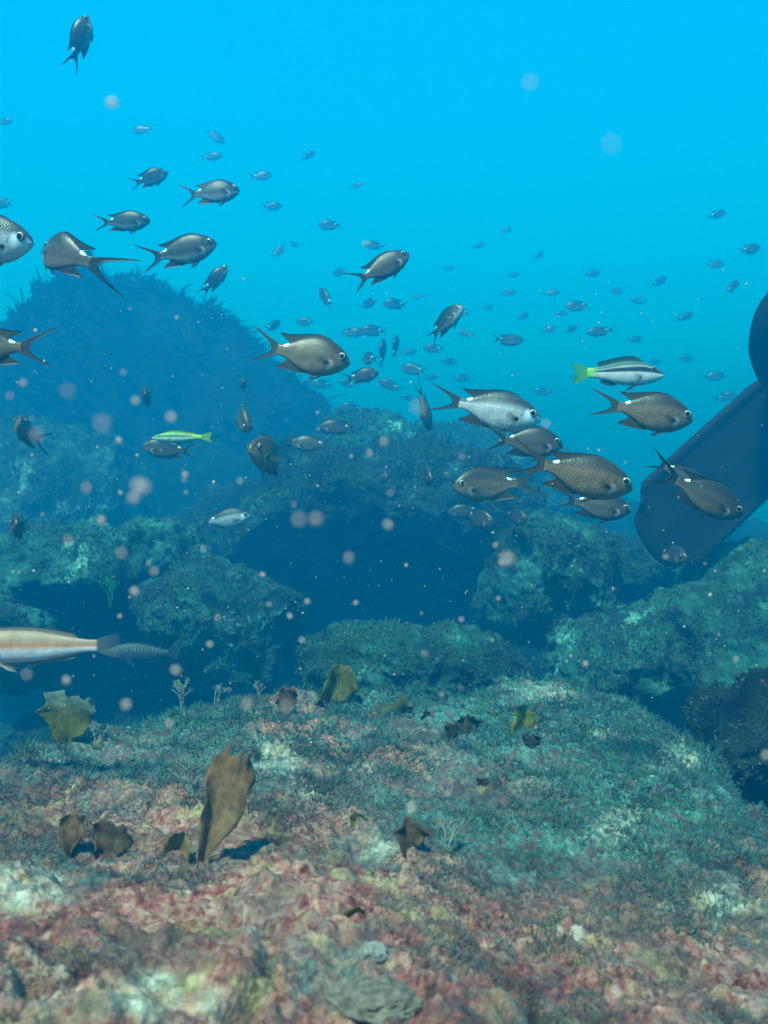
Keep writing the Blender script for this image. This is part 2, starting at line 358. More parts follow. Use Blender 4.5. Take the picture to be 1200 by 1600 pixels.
B(at(655, 1088, 1.75), (.24, .22, .13), (0, 4, 8), M_MID, 'low teal slab of rock just beyond the foreground rock', 11, .14)
B(at(140, 965, 2.4), (.36, .40, .26), (0, -6, 0), M_MID, 'rounded teal boulder at the left edge above the pale elongated fish', 22, .12, under=.5, uz=.12)
B(at(350, 975, 2.25), (.21, .26, .12), (8, 26, 15), M_MID, 'slanting teal boulder between the left dome and the central cave', 33, .16, under=.35, uz=-.06)
B(at(-30, 1010, 1.9), (.13, .2, .10), (0, 10, 0), M_MID, 'small piece of rock cut off by the left edge', 34, .16, False, under=.2, uz=-.02)
B(at(600, 905, 3.2), (.58, .60, .46), (-14, 0, 0), M_SHADED, 'big dark central boulder with a shadowed cave-like front', 44, .17, turf=16000, under=.34, uz=.16, us=.55)
B(at(585, 775, 3.9), (.36, .5, .32), (0, 5, 10), M_MID, 'peaked teal boulder on top of the dark central boulder', 55, .2, turf=9000)
B(at(865, 925, 2.4), (.20, .28, .19), (0, 24, -15), M_MID, 'sloping teal boulder on the right of the dark cave', 66, .15, under=.3, uz=-.08)
B(at(965, 905, 3.0), (.30, .35, .14), (0, 6, 10), M_SHADED, 'low rounded boulder behind the fin tip', 77, .15, False, under=.4, uz=.05)
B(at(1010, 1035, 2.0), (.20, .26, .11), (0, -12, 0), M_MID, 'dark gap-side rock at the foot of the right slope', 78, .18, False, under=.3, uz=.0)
B(at(1290, 1045, 1.85), (.33, .42, .20), (6, -26, 20), M_MID, 'large teal sloping boulder at the right edge under the fin', 88, .14, turf=14000)
B(at(1235, 1215, 1.15), (.105, .14, .15), (0, -8, 10), M_SHADED, 'dark pitted boulder in the lower right corner beside the foreground rock', 99, .2, under=.16, uz=.07, turf=3000)
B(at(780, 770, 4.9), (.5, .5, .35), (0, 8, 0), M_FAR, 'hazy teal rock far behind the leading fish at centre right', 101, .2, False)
B(at(430, 900, 3.6), (.5, .4, .35), (0, -8, 0), M_SHADED, 'dim boulder between the far hill and the dark central boulder', 111, .2, False)
B(at(230, 1190, 2.3), (.5, .3, .12), (0, 3, 0), M_SHADED, 'dark rock floor of the gully on the left', 113, .2, False)
HP = np.array([(-700, 640), (-300, 560), (-60, 520), (25, 505), (60, 462), (110, 458), (200, 452), (265, 468), (330, 492), (390, 535), (440, 590), (520, 640), (620, 690), (760, 740), (900, 790), (1500, 860)])
hx, hy, HF = grid(np.arange(-5.2, 3.2, .03), np.arange(3.8, 8.7, .033))
hq = np.stack([hx, hy, hx*0], 1); hc = (800-np.interp(600+hx/5.5*F, HP[:, 0], HP[:, 1]))/F*5.5
hzz = hc-.9*smooth(5.4, 4.2, hy+.25*fbm(hq, 1.3, 3))*(hc+1.2)*.9-.25*np.maximum(hy-5.6, 0)+.10*fbm(hq, 1.6, 4, .55, 12)+.07*np.abs(fbm(hq, 4, 3, .6, 25))+.02*fbm(hq, 14, 3)
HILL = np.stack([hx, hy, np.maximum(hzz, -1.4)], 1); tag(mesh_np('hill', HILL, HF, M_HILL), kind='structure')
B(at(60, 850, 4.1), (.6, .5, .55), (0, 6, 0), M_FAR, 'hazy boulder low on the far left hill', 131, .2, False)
if TURF:
    Pq = np.concatenate([a for a, _ in TURF]); Nq = np.concatenate([b for _, b in TURF]); rr_ = np.random.default_rng(5)
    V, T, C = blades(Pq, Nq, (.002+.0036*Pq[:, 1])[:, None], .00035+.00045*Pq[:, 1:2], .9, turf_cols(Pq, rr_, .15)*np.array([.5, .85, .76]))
    tag(mesh_np('turf_algae', V, T, M_TURF, cols=C, shade=False), 'greenish turf algae coating the boulders behind the foreground rock', 'algae', kind='stuff')

# kelp forest on the far hill
r = np.random.default_rng(17); Vs, Ts, Cs = [], [], []; base = 0
cand = HILL[(hzz > .35) & (hx < -.3) & (hx > -3.4) & (hy < 6.1)]; cand = cand[fbm(cand, 2.2, 3, .6, 44) > -.02]
for p in cand[r.choice(len(cand), 1300)]:
    nb = r.integers(3, 6)
    for _ in range(nb):
        L = r.uniform(.03, .10)*(2.2 if r.random() < .02 else 1); az = r.uniform(0, 6.28); sp = r.uniform(.2, .7)
        d = np.array([math.cos(az)*sp, math.sin(az)*sp, 1]); s = np.array([-math.sin(az), math.cos(az), 0])
        wv = r.uniform(.004, .010); k = 6
        for j in range(k+1):
            t = j/k; q = p+d*L*t+np.array([math.cos(az)+.9, math.sin(az), -1.0])*L*.35*t*t
            ww = wv*(math.sin(math.pi*min(1, t*.9+.1))**.7+.05)*r.uniform(.7, 1.3)
            Vs += [q-s*ww, q+s*ww+np.array([0, 0, .004])]
        for j in range(k): Ts.append([base+2*j, base+2*j+1, base+2*j+3, base+2*j+2])
        c = np.array([.014, .02, .012])*r.uniform(.6, 1.4); Cs += [c]*(2*k+2); base += 2*k+2
tag(mesh_np('kelp_bed', np.array(Vs), np.array(Ts), M_KELP, cols=np.array(Cs)), 'bushy dark kelp covering the hazy hill on the left', 'kelp', kind='stuff')

# ------------------------------------------------------------------ seaweed blades on the foreground rock
def blade(px, py, L, W, tilt, col, label, yaw=0, curl=.5, back=.2, seed=0, notch=.25, Y=None, col2=None):
    """a flat leathery blade rooted at the photo point, L long, W wide; tilt leans it in the picture, back leans it away"""
    p = fore_pt(px, py) if Y is None else at(px, py, Y)
    r = np.random.default_rng(seed+int(px)); nu, nv = 22, 13; V = []; C = []
    wob = [r.uniform(-1, 1) for _ in range(6)]
    for i in range(nu+1):
        t = i/nu
        wd = W*.5*(.10+.90*smooth(.05, .72, t))*(1-.4*smooth(.85, 1.0, t))
        for j in range(nv+1):
            s = j/nv*2-1
            rag = 1+notch*float(perlin(np.array([[t*5+seed, s*1.5+wob[0]*5, 1.7]]))[0])*abs(s)+notch*.5*float(perlin(np.array([[t*17+seed, s*3, 7.1]]))[0])*abs(s)
            top = 1-notch*.5*abs(float(perlin(np.array([[s*3.2+seed, 4.4, .3]]))[0]))*smooth(.6, 1, t)
            x = s*wd*rag+W*.18*wob[1]*math.sin(t*3); z = t*L*top
            ruf = W*.11*math.sin(t*15+s*2+wob[4]*3)*abs(s)**2
            y = back*L*t+curl*L*.22*math.sin(t*2.6+wob[2])*t+W*.18*math.sin(s*2.4+t*4+wob[3]*3)+ruf
            V.append((x, y, z)); a = .75+.35*float(perlin(np.array([[t*6, s*3+seed, 2.2]]))[0])
            cc = np.array(col)*a
            if col2 is not None: cc = cc*(1-smooth(.55, .95, t))+np.array(col2)*smooth(.55, .95, t)
            C.append(np.clip(cc, .004, 1))
    V = np.array(V); n = len(V); i = np.arange(n).reshape(nu+1, nv+1)
    V2 = V+np.array([0, .0009, 0]); q = np.stack([i[:-1, :-1], i[:-1, 1:], i[1:, 1:], i[1:, :-1]], -1).reshape(-1, 4)
    bd = np.concatenate([i[0, :], i[1:, -1], i[-1, -2::-1], i[-2:0:-1, 0]]); nb = np.roll(bd, -1)
    Fc = np.concatenate([q, q[:, ::-1]+n, np.stack([nb, bd, bd+n, nb+n], 1)])
    o = mesh_np('seaweed_blade', np.concatenate([V, V2]), Fc, M_KELP, cols=np.array(C+C))
    o.matrix_world = Matrix.Translation(p-Vector((0, 0, .007))) @ Matrix.Rotation(R(tilt), 4, 'Y') @ Matrix.Rotation(R(yaw), 4, 'Z')
    return tag(o, label, 'seaweed', 'seaweed blades on the foreground rock')
OL, BR, GO, DK = (.29, .27, .06), (.46, .26, .13), (.50, .34, .11), (.12, .12, .07)
blade(105, 1172, .060, .052, 12, OL, 'broad olive seaweed blade with frilly blue-grey top at the left of the rock', 10, .3, .1, 1, .4, col2=(.22, .28, .26))
blade(490, 1095, .062, .040, 48, OL, 'olive seaweed blade leaning right on the crest below the low teal slab', 0, .3, .1, 2)
blade(443, 1122, .040, .026, 5, (.36, .19, .12), 'pointed pinkish-brown seaweed blade on the crest left of the leaning olive blade', 20, .3, .1, 3, .5)
blade(568, 1124, .062, .034, 74, (.23, .23, .07), 'flat-lying olive seaweed blade with a toothed upper edge', 0, .3, .0, 4, .7)
blade(785, 1148, .046, .036, 50, (.42, .40, .05), 'bright yellow-olive curled seaweed blade on the right of the crest', 0, .6, .1, 5, .5)
blade(735, 1148, .026, .030, -5, DK, 'small dark seaweed blade left of the bright yellow-olive one', 0, .4, .1, 6, .6)
blade(697, 1158, .024, .014, 15, (.11, .10, .04), 'narrow dark seaweed blade between the toothed olive blade and the small dark one', 0, .3, .1, 7)
blade(655, 1128, .020, .013, 45, DK, 'tiny dark seaweed tip just right of the flat olive blade', 0, .3, .1, 8)
blade(825, 1168, .020, .020, 10, DK, 'small blackish seaweed blade under the bright yellow-olive one', 0, .3, .1, 9, .5)
blade(298, 1380, .080, .030, 24, BR, 'tall brown seaweed blade with a torn top, largest on the rock', 12, .5, .55, 10, .4, col2=(.36, .19, .10))
blade(218, 1345, .034, .024, 62, GO, 'golden-brown seaweed blade lying left of the tall brown one', 0, .3, .1, 11, .3)
blade(105, 1338, .036, .018, 8, BR, 'narrow brown seaweed blade, leftmost on the near ledge', 0, .2, .1, 12, .3)
blade(145, 1340, .034, .026, 24, (.27, .17, .09), 'broader brown seaweed blade beside the narrow leftmost one', 0, .3, .1, 13, .4)
blade(552, 1290, .015, .014, 15, (.27, .2, .04), 'tiny olive seaweed blade standing alone in the middle of the rock', 0, .3, .1, 14)
blade(637, 1335, .028, .020, 14, (.27, .16, .09), 'fuzzy brown seaweed blade right of the tiny lone olive one', 0, .3, .1, 15, .5)
blade(752, 1230, .014, .011, 5, DK, 'tiny dark seaweed stub on the teal middle of the rock', 0, .3, .1, 16)
blade(512, 1432, .020, .011, 75, (.24, .18, .05), 'small olive seaweed scrap lying on the pink crust near the bottom', 0, .3, .05, 17)
blade(940, 1225, .030, .012, 118, DK, 'dark strap of seaweed lying on the right slope of the rock', 0, .3, .05, 18)
blade(890, 935, .07, .10, 20, (.03, .09, .035), 'dark green seaweed tuft on the sloping boulder right of the cave', 0, .4, .1, 20, .9, Y=2.10)

# branching sprigs on the crest
def sprig(px, py, h, label, seed, Y=None, mat=None):
    p = fore_pt(px, py) if Y is None else at(px, py, Y); r = random.Random(seed); V, Fc = [], []
    def tube(a, b, ra, rb):
        d = (b-a).normalized(); u = d.orthogonal().normalized(); v = d.cross(u); k = len(V)
        for q, rr in ((a, ra), (b, rb)):
            for j in range(5): V.append(q+(u*math.cos(j*1.2566)+v*math.sin(j*1.2566))*rr)
        for j in range(5): Fc.append((k+j, k+(j+1) % 5, k+5+(j+1) % 5, k+5+j))
        Fc.append(tuple(k+5+j for j in range(5)))
    def grow(a, d, L, rad, dep):
        b = a+d*L; tube(a, b, rad, rad*.8)
        if dep == 0: return
        for _ in range(r.choice((2, 2, 3))):
            grow(b, (d+Vector((r.uniform(-.9, .9), r.uniform(-.6, .6), r.uniform(-.1, .5)))).normalized(), L*r.uniform(.55, .85), rad*.75, dep-1)
    for _ in range(3): grow(Vector((r.uniform(-.003, .003), 0, -.004)), Vector((r.uniform(-.3, .3), r.uniform(-.3, .3), 1)).normalized(), h*.4, .0009, 4)
    o = mesh_np('algae_sprig', np.array([v[:] for v in V]), Fc, mat or M_SPRIG); o.location = p
    return tag(o, label, 'seaweed', 'branching algae sprigs')
M_SPRIG = plain('coralline_algae', (.15, .17, .155), .85, .1, .4, 200)
M_GREEN = plain('green_algae', (.02, .16, .04), .7, .2, .4, 150)
sprig(172, 945, .06, 'small bright green seaweed tuft on the rounded left boulder', 19, 1.98, M_GREEN)
sprig(285, 1108, .034, 'tall branching blue-grey algae sprig on the left of the crest', 1)
sprig(337, 1095, .022, 'small forked algae sprig right of the tall one on the crest', 2)
sprig(405, 1085, .018, 'short algae sprig left of the pointed pinkish-brown seaweed', 3)
sprig(300, 1240, .030, 'pale branching sprig standing just left of the tall brown seaweed top', 4)
sprig(700, 1330, .022, 'whitish comb-like sprig right of the fuzzy brown seaweed blade', 5)
sprig(155, 1165, .020, 'bushy algae sprig at the foot of the broad olive seaweed blade', 6)

# limpet shell and lump
def lump(px, py, rad, mat, label, seed, name, cat, sq=(1, 1, .7), amp=.25):
    U = ICO6[:]; d = fbm(U, 1.6, 4, .55, seed); V = U*(1+amp*d)[:, None]*np.array(sq)*rad
    o = mesh_np(name, V, ICOF6, mat); o.location = fore_pt(px, py); return tag(o, label, cat)
lump(903, 1470, .0065, plain('shell', (.40, .29, .25), .4, .5, .3, 150), 'small pale pinkish shell on the dark right side of the rock', 3, 'shell', 'shell', (.7, .7, 1.1), .18)
lump(590, 1570, .017, plain('sponge', (.15, .12, .095), .95, .05, .8, 220, .001), 'greyish knobbly sponge lump at the bottom of the picture', 8, 'sponge', 'sponge', (1.2, 1.0, .36), .3)
lump(583, 1502, .006, plain('barnacle', (.22, .20, .18), .6, .3, .4, 200), 'small whitish barnacle behind the greyish sponge lump', 12, 'barnacle', 'barnacle', (1, 1, .8), .25)

# ------------------------------------------------------------------ fish
def interp(x, pts): return np.interp(x, [p[0] for p in pts], [p[1] for p in pts])
def spl(x, pts):
    xs = np.array([p[0] for p in pts]); ys = np.array([p[1] for p in pts])
    m = np.gradient(ys, xs); k = np.clip(np.searchsorted(xs, x)-1, 0, len(xs)-2)
    h = xs[k+1]-xs[k]; t = (x-xs[k])/h
    return (2*t**3-3*t**2+1)*ys[k]+(t**3-2*t**2+t)*h*m[k]+(-2*t**3+3*t**2)*ys[k+1]+(t**3-t**2)*h*m[k+1]
CHROMIS = dict(sl=.72,
  up=[(0, -.004), (.02, .030), (.06, .064), (.13, .105), (.25, .150), (.4, .176), (.55, .168), (.7, .130), (.82, .085), (.92, .053), (1, .046)],
  lo=[(0, -.012), (.02, -.036), (.06, -.062), (.13, -.098), (.25, -.142), (.4, -.166), (.55, -.163), (.7, -.128), (.82, -.082), (.92, -.052), (1, -.046)],
  wd=[(0, .010), (.02, .022), (.06, .040), (.15, .066), (.3, .083), (.5, .076), (.7, .050), (.85, .028), (1, .012)],
  eye=(.125, .030, .036),
  dorsal=[(.26, .0, 0), (.31, .010, 0), (.42, .016, .01), (.55, .018, .015), (.68, .026, .035), (.76, .036, .075), (.81, .056, .140), (.825, .026, .080), (.835, .010, .030), (.84, .004, .004)],
  anal=[(.58, .0, 0), (.63, .022, .01), (.70, .040, .03), (.76, .056, .07), (.81, .066, .125), (.825, .040, .080), (.835, .018, .028), (.84, .004, .004)],
  tail=[(.048, 0), (.074, -.06), (.112, -.14), (.155, -.225), (.176, -.285), (.142, -.235), (.092, -.155), (.048, -.092), (.0, -.066), (-.044, -.090), (-.084, -.150), (-.125, -.222), (-.158, -.275), (-.140, -.22), (-.104, -.135), (-.070, -.055), (-.048, 0)])
SNAPPER = dict(sl=.82,
  up=[(0, -.022), (.02, -.004), (.08, .028), (.18, .066), (.32, .095), (.48, .100), (.65, .085), (.8, .060), (.92, .044), (1, .042)],
  lo=[(0, -.030), (.02, -.044), (.08, -.066), (.18, -.094), (.32, -.112), (.48, -.112), (.65, -.094), (.8, -.064), (.92, -.046), (1, -.042)],
  wd=[(0, .010), (.03, .024), (.1, .042), (.25, .062), (.45, .062), (.7, .042), (.9, .022), (1, .012)],
  eye=(.16, .030, .020),
  dorsal=[(.27, 0, 0), (.32, .030, .01), (.42, .042, .015), (.55, .038, .02), (.68, .034, .03), (.78, .034, .05), (.83, .020, .04), (.85, .004, .004)],
  anal=[(.62, 0, 0), (.66, .026, .02), (.73, .030, .035), (.80, .022, .04), (.82, .004, .004)],
  tail=[(.042, 0), (.066, -.06), (.090, -.12), (.100, -.165), (.070, -.160), (.03, -.142), (0, -.135), (-.03, -.142), (-.070, -.160), (-.100, -.165), (-.090, -.12), (-.066, -.06), (-.042, 0)])
WRASSE = dict(sl=.86,
  up=[(0, 0), (.02, .014), (.1, .042), (.25, .070), (.45, .080), (.65, .068), (.82, .044), (.93, .030), (1, .028)],
  lo=[(0, -.006), (.02, -.018), (.1, -.042), (.25, -.066), (.45, -.076), (.65, -.066), (.82, -.044), (.93, -.030), (1, -.028)],
  wd=[(0, .008), (.05, .022), (.2, .048), (.45, .052), (.7, .036), (.9, .018), (1, .010)],
  eye=(.12, .020, .012),
  dorsal=[(.25, 0, 0), (.3, .018, .005), (.5, .020, .01), (.7, .020, .015), (.82, .018, .02), (.87, .004, .002)],
  anal=[(.52, 0, 0), (.56, .016, .005), (.7, .018, .01), (.82, .016, .02), (.87, .004, .002)],
  tail=[(.028, 0), (.045, -.05), (.058, -.10), (.060, -.135), (.03, -.14), (0, -.14), (-.03, -.14), (-.060, -.135), (-.058, -.10), (-.045, -.05), (-.028, 0)])
def body_col(kind, s, z, zu, zl, y):
    """colour, silvering and scale mask of the body at station s, height z"""
    n = len(s); v = (z-zl)/(zu-zl+1e-6)          # 0 belly .. 1 back
    if kind in ('brown', 'silver', 'bronze', 'dark', 'far'):
        back, mid, bel = dict(brown=((.10, .08, .065), (.24, .18, .14), (.42, .34, .30)), silver=((.06, .07, .08), (.50, .46, .49), (.56, .53, .54)),
                              bronze=((.09, .07, .05), (.28, .205, .14), (.42, .33, .28)), dark=((.05, .045, .04), (.105, .085, .068), (.24, .20, .18)), far=((.035, .045, .05), (.085, .09, .09), (.52, .50, .50)))[kind]
        c = np.outer(1-smooth(.10, .42, v), bel)+np.outer(smooth(.10, .42, v)*(1-smooth(.50, .80, v)), mid)+np.outer(smooth(.50, .80, v), back)
        c = c*np.array((1.0, 1.0, 1.0) if kind in ('silver', 'far') else (1.15, .90, .72))
        c = c*dict(brown=.62, silver=1.0, bronze=.66, dark=.68, far=.56)[kind]; c[:, :] *= (1-.35*smooth(.55, .85, v))[:, None]
        head = smooth(.24, .16, s)
        c = c*(1+.15*head*smooth(.7, .3, v))[:, None]
        sil = smooth(.75, .4, v)*(1.0 if kind in ('silver', 'bronze') else .45)
        if kind == 'silver':
            ck = smooth(.07, .02, np.hypot(s-.19, (z-.0)*1.0)); c = c*(1-ck)[:, None]+np.outer(ck, (.85, .84, .92))  # silver cheek patch, brightened by flash sheen painted into the skin colour
            st = smooth(.05, .0, np.abs(v-.56))*smooth(.12, .3, s); c = c*(1-.5*st)[:, None]+np.outer(.5*st, (.62, .60, .70))  # sheen along the mid-line, painted as a lighter band
        gl = smooth(.012, .004, np.abs(s-(.265-.10*((z+.03)/.1)**2*1)))*smooth(.10, .02, np.abs(z+.03))
        c = c*(1-.45*gl[:, None])
        mo = smooth(.006, .002, np.abs(z+.010+.12*s))*smooth(.06, .05, s); c = c*(1-.6*mo[:, None])
        sp = smooth(.026, .017, np.hypot((s-.315)*.72, z+.052)); c = c*(1-sp)[:, None]+np.outer(sp, (.012, .014, .022))
        ed = smooth(.020, .010, np.abs(np.hypot((s-.29)*.72, z+.058)-.035))*smooth(.31, .28, s)*smooth(.0, -.03, z); c = c*(1-.5*ed)[:, None]+np.outer(.5*ed, (.62, .55, .50))
        wh = smooth(.85, .866, s)*smooth(.93, .90, s)*smooth(.72, .90, v); c = c*(1-wh)[:, None]+np.outer(wh, (.95, .95, .95))
        scl = smooth(.20, .28, s)*(1.0 if kind in ('silver', 'bronze') else .35)
        return c, sil, scl
    if kind == 'striped':
        c = np.outer(1-smooth(.50, .54, v), (.66, .60, .62))+np.outer(smooth(.50, .54, v), (.055, .10, .10))
        lim = np.interp(s, [0, .16, 1], [.62, .68, .58]); st = smooth(.085, .065, np.abs(v-lim)); c = c*(1-st)[:, None]+np.outer(st, (.010, .012, .025))
        wl = smooth(.05, .02, np.abs(v-lim-.125))*smooth(.1, .2, s); c = c*(1-.55*wl)[:, None]+np.outer(.55*wl, (.45, .55, .5))
        li = .5+.5*np.sin(v*60); c = c*(1-.14*li*smooth(.5, .4, v)*smooth(.25, .4, s))[:, None]
        jaw = smooth(.020, .008, np.abs(z+.052-.10*(0.1-s)))*smooth(.17, .14, s); c = c*(1-.7*jaw)[:, None]+np.outer(.7*jaw, (.80, .62, .52))
        yl = smooth(.84, 1, s); c = c*(1-yl)[:, None]+np.outer(yl, (.25, .55, .05))
        return c, .3*smooth(.5, .3, v), .2*np.ones(n)
    if kind == 'yellow':
        c = np.outer(1-smooth(.45, .55, v), (.60, .62, .60))+np.outer(smooth(.45, .55, v), (.20, .34, .10))
        st = smooth(.08, .05, np.abs(v-.62)); c = c*(1-st)[:, None]+np.outer(st, (.02, .03, .05))
        yl = smooth(.75, .95, s); c = c*(1-yl)[:, None]+np.outer(yl, (.42, .60, .04)); return c, .2*np.ones(n), .1*np.ones(n)
    if kind == 'wrasse':
        c = np.outer(1-smooth(.36, .56, v), (.66, .55, .62))+np.outer(smooth(.38, .52, v)*(1-smooth(.54, .72, v)), (.52, .17, .07))+np.outer(smooth(.54, .72, v), (.34, .20, .14))
        return c, .1*np.ones(n), .1*np.ones(n)
    c = np.tile((.03, .034, .032), (n, 1)); sp = (np.sin(s*110) > .72)*smooth(.52, .60, v)*smooth(.9, .8, v)           # spotted
    return c*(1-sp)[:, None]+np.outer(sp*.6, (.25, .32, .32)), .1*np.ones(n), .1*np.ones(n)
def build_fish(name, spec, kind, bend=0., lo=False, pect=30, spread=1.0, dors=1.0, finc=None, tailc=None, skin=None, ta=1.0):
    ns, nc = (22, 16) if lo else (84, 64)
    sl = spec['sl']; t = np.linspace(0, 1, ns); s = t**1.35*.0+ (1-np.cos(t*math.pi*.5)) if False else np.linspace(0, 1, ns)**1.25
    zu, zl, wd = spl(s, spec['up']), spl(s, spec['lo']), spl(s, spec['wd'])
    V, C, SIL, SCL, FA = [], [], [], [], []; Fc = []; MI = []
    a = np.linspace(0, 2*math.pi, nc, endpoint=False)
    ca, sa = np.cos(a), np.sin(a)
    for k in range(ns):
        mid, hh = (zu[k]+zl[k])/2, (zu[k]-zl[k])/2
        y = wd[k]*np.sign(ca)*np.abs(ca)**.9; z = mid+hh*np.sign(sa)*np.abs(sa)**1.0
        V.append(np.stack([np.full(nc, .5-s[k]*sl), y, z], 1))
        c, si, sc = body_col(kind, np.full(nc, s[k]), z, zu[k], zl[k], y)
        C.append(c); SIL.append(si); SCL.append(sc); FA.append(np.ones(nc))
    V = np.concatenate(V); C = np.concatenate(C); SIL = np.concatenate(SIL); SCL = np.concatenate(SCL); FA = np.concatenate(FA)
    i = np.arange(ns*nc).reshape(ns, nc)
    for k in range(ns-1):
        for j in range(nc):
            Fc.append((i[k, j], i[k+1, j], i[k+1, (j+1) % nc], i[k, (j+1) % nc])); MI.append(0)
    Fc.append(tuple(i[0])); MI.append(0); Fc.append(tuple(i[-1][::-1])); MI.append(0)
    Vl, Cl, FAl = [V], [C], [FA]; nv = [len(V)]; PARTS = []
    def fin(pname, base, edge, col_b, col_e, fa_b, fa_e, yb, ye, th=.004, rows=5):
        m = len(base); k0 = nv[0] if lo else 0; P = []; cc = []; ff = []; f0 = len(Fc)
        for side in (1, -1):
            for q in range(rows):
                v = q/(rows-1)
                for j in range(m):
                    p = np.array(base[j])*(1-v)+np.array(edge[j])*v
                    yy = yb[j]*(1-v)+ye[j]*v
                    P.append((p[0], yy+side*th*(1-.8*v), p[1]))
                    rim = 1 if j in (0,) else 0
                    cc.append(np.array(col_b)*(1-v)+np.array(col_e)*v); ff.append(fa_b*(1-v)+fa_e*v)
        for sd in range(2):
            o = k0+sd*rows*m
            for q in range(rows-1):
                for j in range(m-1):
                    f = (o+q*m+j, o+q*m+j+1, o+(q+1)*m+j+1, o+(q+1)*m+j); Fc.append(f if sd else f[::-1]); MI.append(1)
        o1, o2 = k0, k0+rows*m
        for j in range(m-1): Fc.append((o1+(rows-1)*m+j, o1+(rows-1)*m+j+1, o2+(rows-1)*m+j+1, o2+(rows-1)*m+j)); MI.append(1)
        if lo:
            Vl.append(np.array(P)); Cl.append(np.array(cc)); FAl.append(np.array(ff)); nv[0] += len(P)
        else:
            PARTS.append((pname, np.array(P), list(Fc[f0:]), np.array(cc), np.array(ff))); del Fc[f0:]; del MI[f0:]
    bc = dict(brown=(.11, .10, .085), silver=(.085, .09, .095), bronze=(.11, .09, .06), dark=(.04, .04, .035), far=(.05, .055, .06), striped=(.16, .38, .05), yellow=(.38, .55, .04), wrasse=(.42, .33, .28), spotted=(.05, .06, .06))[kind]
    if finc: bc = finc
    dk = tuple(x*.6 for x in bc)
    zus = lambda q: float(spl(np.array([q]), spec['up'])[0]); zls = lambda q: float(spl(np.array([q]), spec['lo'])[0])
    def up(seq, n):
        seq = np.array(seq, float); tt = np.linspace(0, len(seq)-1, n); return np.stack([np.interp(tt, range(len(seq)), seq[:, q]) for q in range(seq.shape[1])], 1)
    nf = 9 if lo else 26
    D = up(spec['dorsal'], nf); fin('dorsal_fin', [(.5-q[0]*sl, zus(q[0])-.008) for q in D], [(.5-q[0]*sl-q[2], zus(q[0])+q[1]*dors) for q in D], bc, dk, 1, .95, [0]*nf, [0]*nf)
    A = up(spec['anal'], nf); fin('anal_fin', [(.5-q[0]*sl, zls(q[0])+.008) for q in A], [(.5-q[0]*sl-q[2], zls(q[0])-q[1]) for q in A], bc, dk, .95, .85, [0]*nf, [0]*nf)
    T = up(spec['tail'], 17 if lo else 49); x0 = .5-sl+.012; m = len(T); hb = spec['tail'][0][0]
    tcb = tailc or bc
    fork = T[:, 1].copy(); up_ = np.sign(T[:, 0])
    fin('tail_fin', [(x0, float(np.clip(q[0], -hb, hb))*.95) for q in T], [(x0+q[1], q[0]*spread) for q in T], tcb, tuple(x*.8 for x in tcb), .98*ta, .75*ta*ta, [0]*m, [0]*m, .005)
    # pectoral and pelvic fins
    for sd in (1, -1):
        s0 = .325; w0 = float(spl(np.array([s0]), spec['wd'])[0]); x = .5-s0*sl; k = 7 if lo else 13; th = np.linspace(-.5, .42, k)
        L = .115*np.cos((th-.0)*1.5)**.6; pa = R(pect)
        base = [(x-.004, -.048+.018*q) for q in np.linspace(-1, 1, k)]
        edge = [(x-L[j]*math.cos(th[j])*math.cos(pa), -.048+L[j]*math.sin(th[j])) for j in range(k)]
        fin('pectoral_fin', base, edge, tuple(.5*q+.04 for q in bc), tuple(.5*q+.08 for q in bc), .38, .12, [sd*w0*.93]*k, [sd*(w0+L[j]*math.sin(pa)) for j in range(k)], .002, 4)
        s1 = .36; x = .5-s1*sl; zb = zls(s1)+.012; k = 6
        base = [(x+.02-.04*q/(k-1), zb) for q in range(k)]
        tips = [(x-.02, zb-.02), (x-.06, zb-.045), (x-.115, zb-.055), (x-.10, zb-.035), (x-.07, zb-.018), (x-.03, zb-.004)]
        fin('pelvic_fin', base, tips, tuple(q*1.2+.03 for q in bc), tuple(q+.05 for q in bc), .8, .5, [sd*.02]*k, [sd*.038]*k, .002, 4)
    V = np.concatenate(Vl); C = np.concatenate(Cl); FA = np.concatenate(FAl); pad = len(V)-len(SIL)
    SIL = np.concatenate([SIL, np.zeros(pad)]); SCL = np.concatenate([SCL, np.zeros(pad)])
    bx = lambda x: np.where(x < .22, bend*(.22-x)**2, bend*.25*(x-.22)**2)
    V[:, 1] += bx(V[:, 0])
    if lo: return mesh_np(name, V, Fc, mats=[skin or M_SKIN, M_FIN], midx=MI, cols=C, floats=dict(sil=SIL, scl=SCL, fa=FA))
    o = bpy.data.objects.new(name, None); COL.objects.link(o); o.empty_display_size = .01
    mesh_np('body', V, Fc, skin or M_SKIN, o, cols=C, floats=dict(sil=SIL, scl=SCL))
    for pn, P_, F_, c_, f_ in PARTS:
        P_[:, 1] += bx(P_[:, 0]); mesh_np(pn, P_, F_, M_FIN, o, cols=c_, floats=dict(fa=f_))
    ex, ez, er = spec['eye']
    if not lo:
        w_ = float(spl(np.array([ex]), spec['wd'])[0]); zz0 = float(spl(np.array([ex]), spec['up'])[0]); zz1 = float(spl(np.array([ex]), spec['lo'])[0])
        hh = (zz0-zz1)/2; md = (zz0+zz1)/2; yb = w_*math.sqrt(max(.05, 1-((ez-md)/hh)**2))
        for sd in (1, -1):
            e = EYES[kind if kind in EYES else 'brown'](er); e.parent = o
            e.location = (.5-ex*sl, sd*(yb-er*.12)+float(bx(np.array([.5-ex*sl]))[0]), ez); e.rotation_euler = (R(-90*sd), 0, R(8*sd))
    return o
EYE_ME = {}
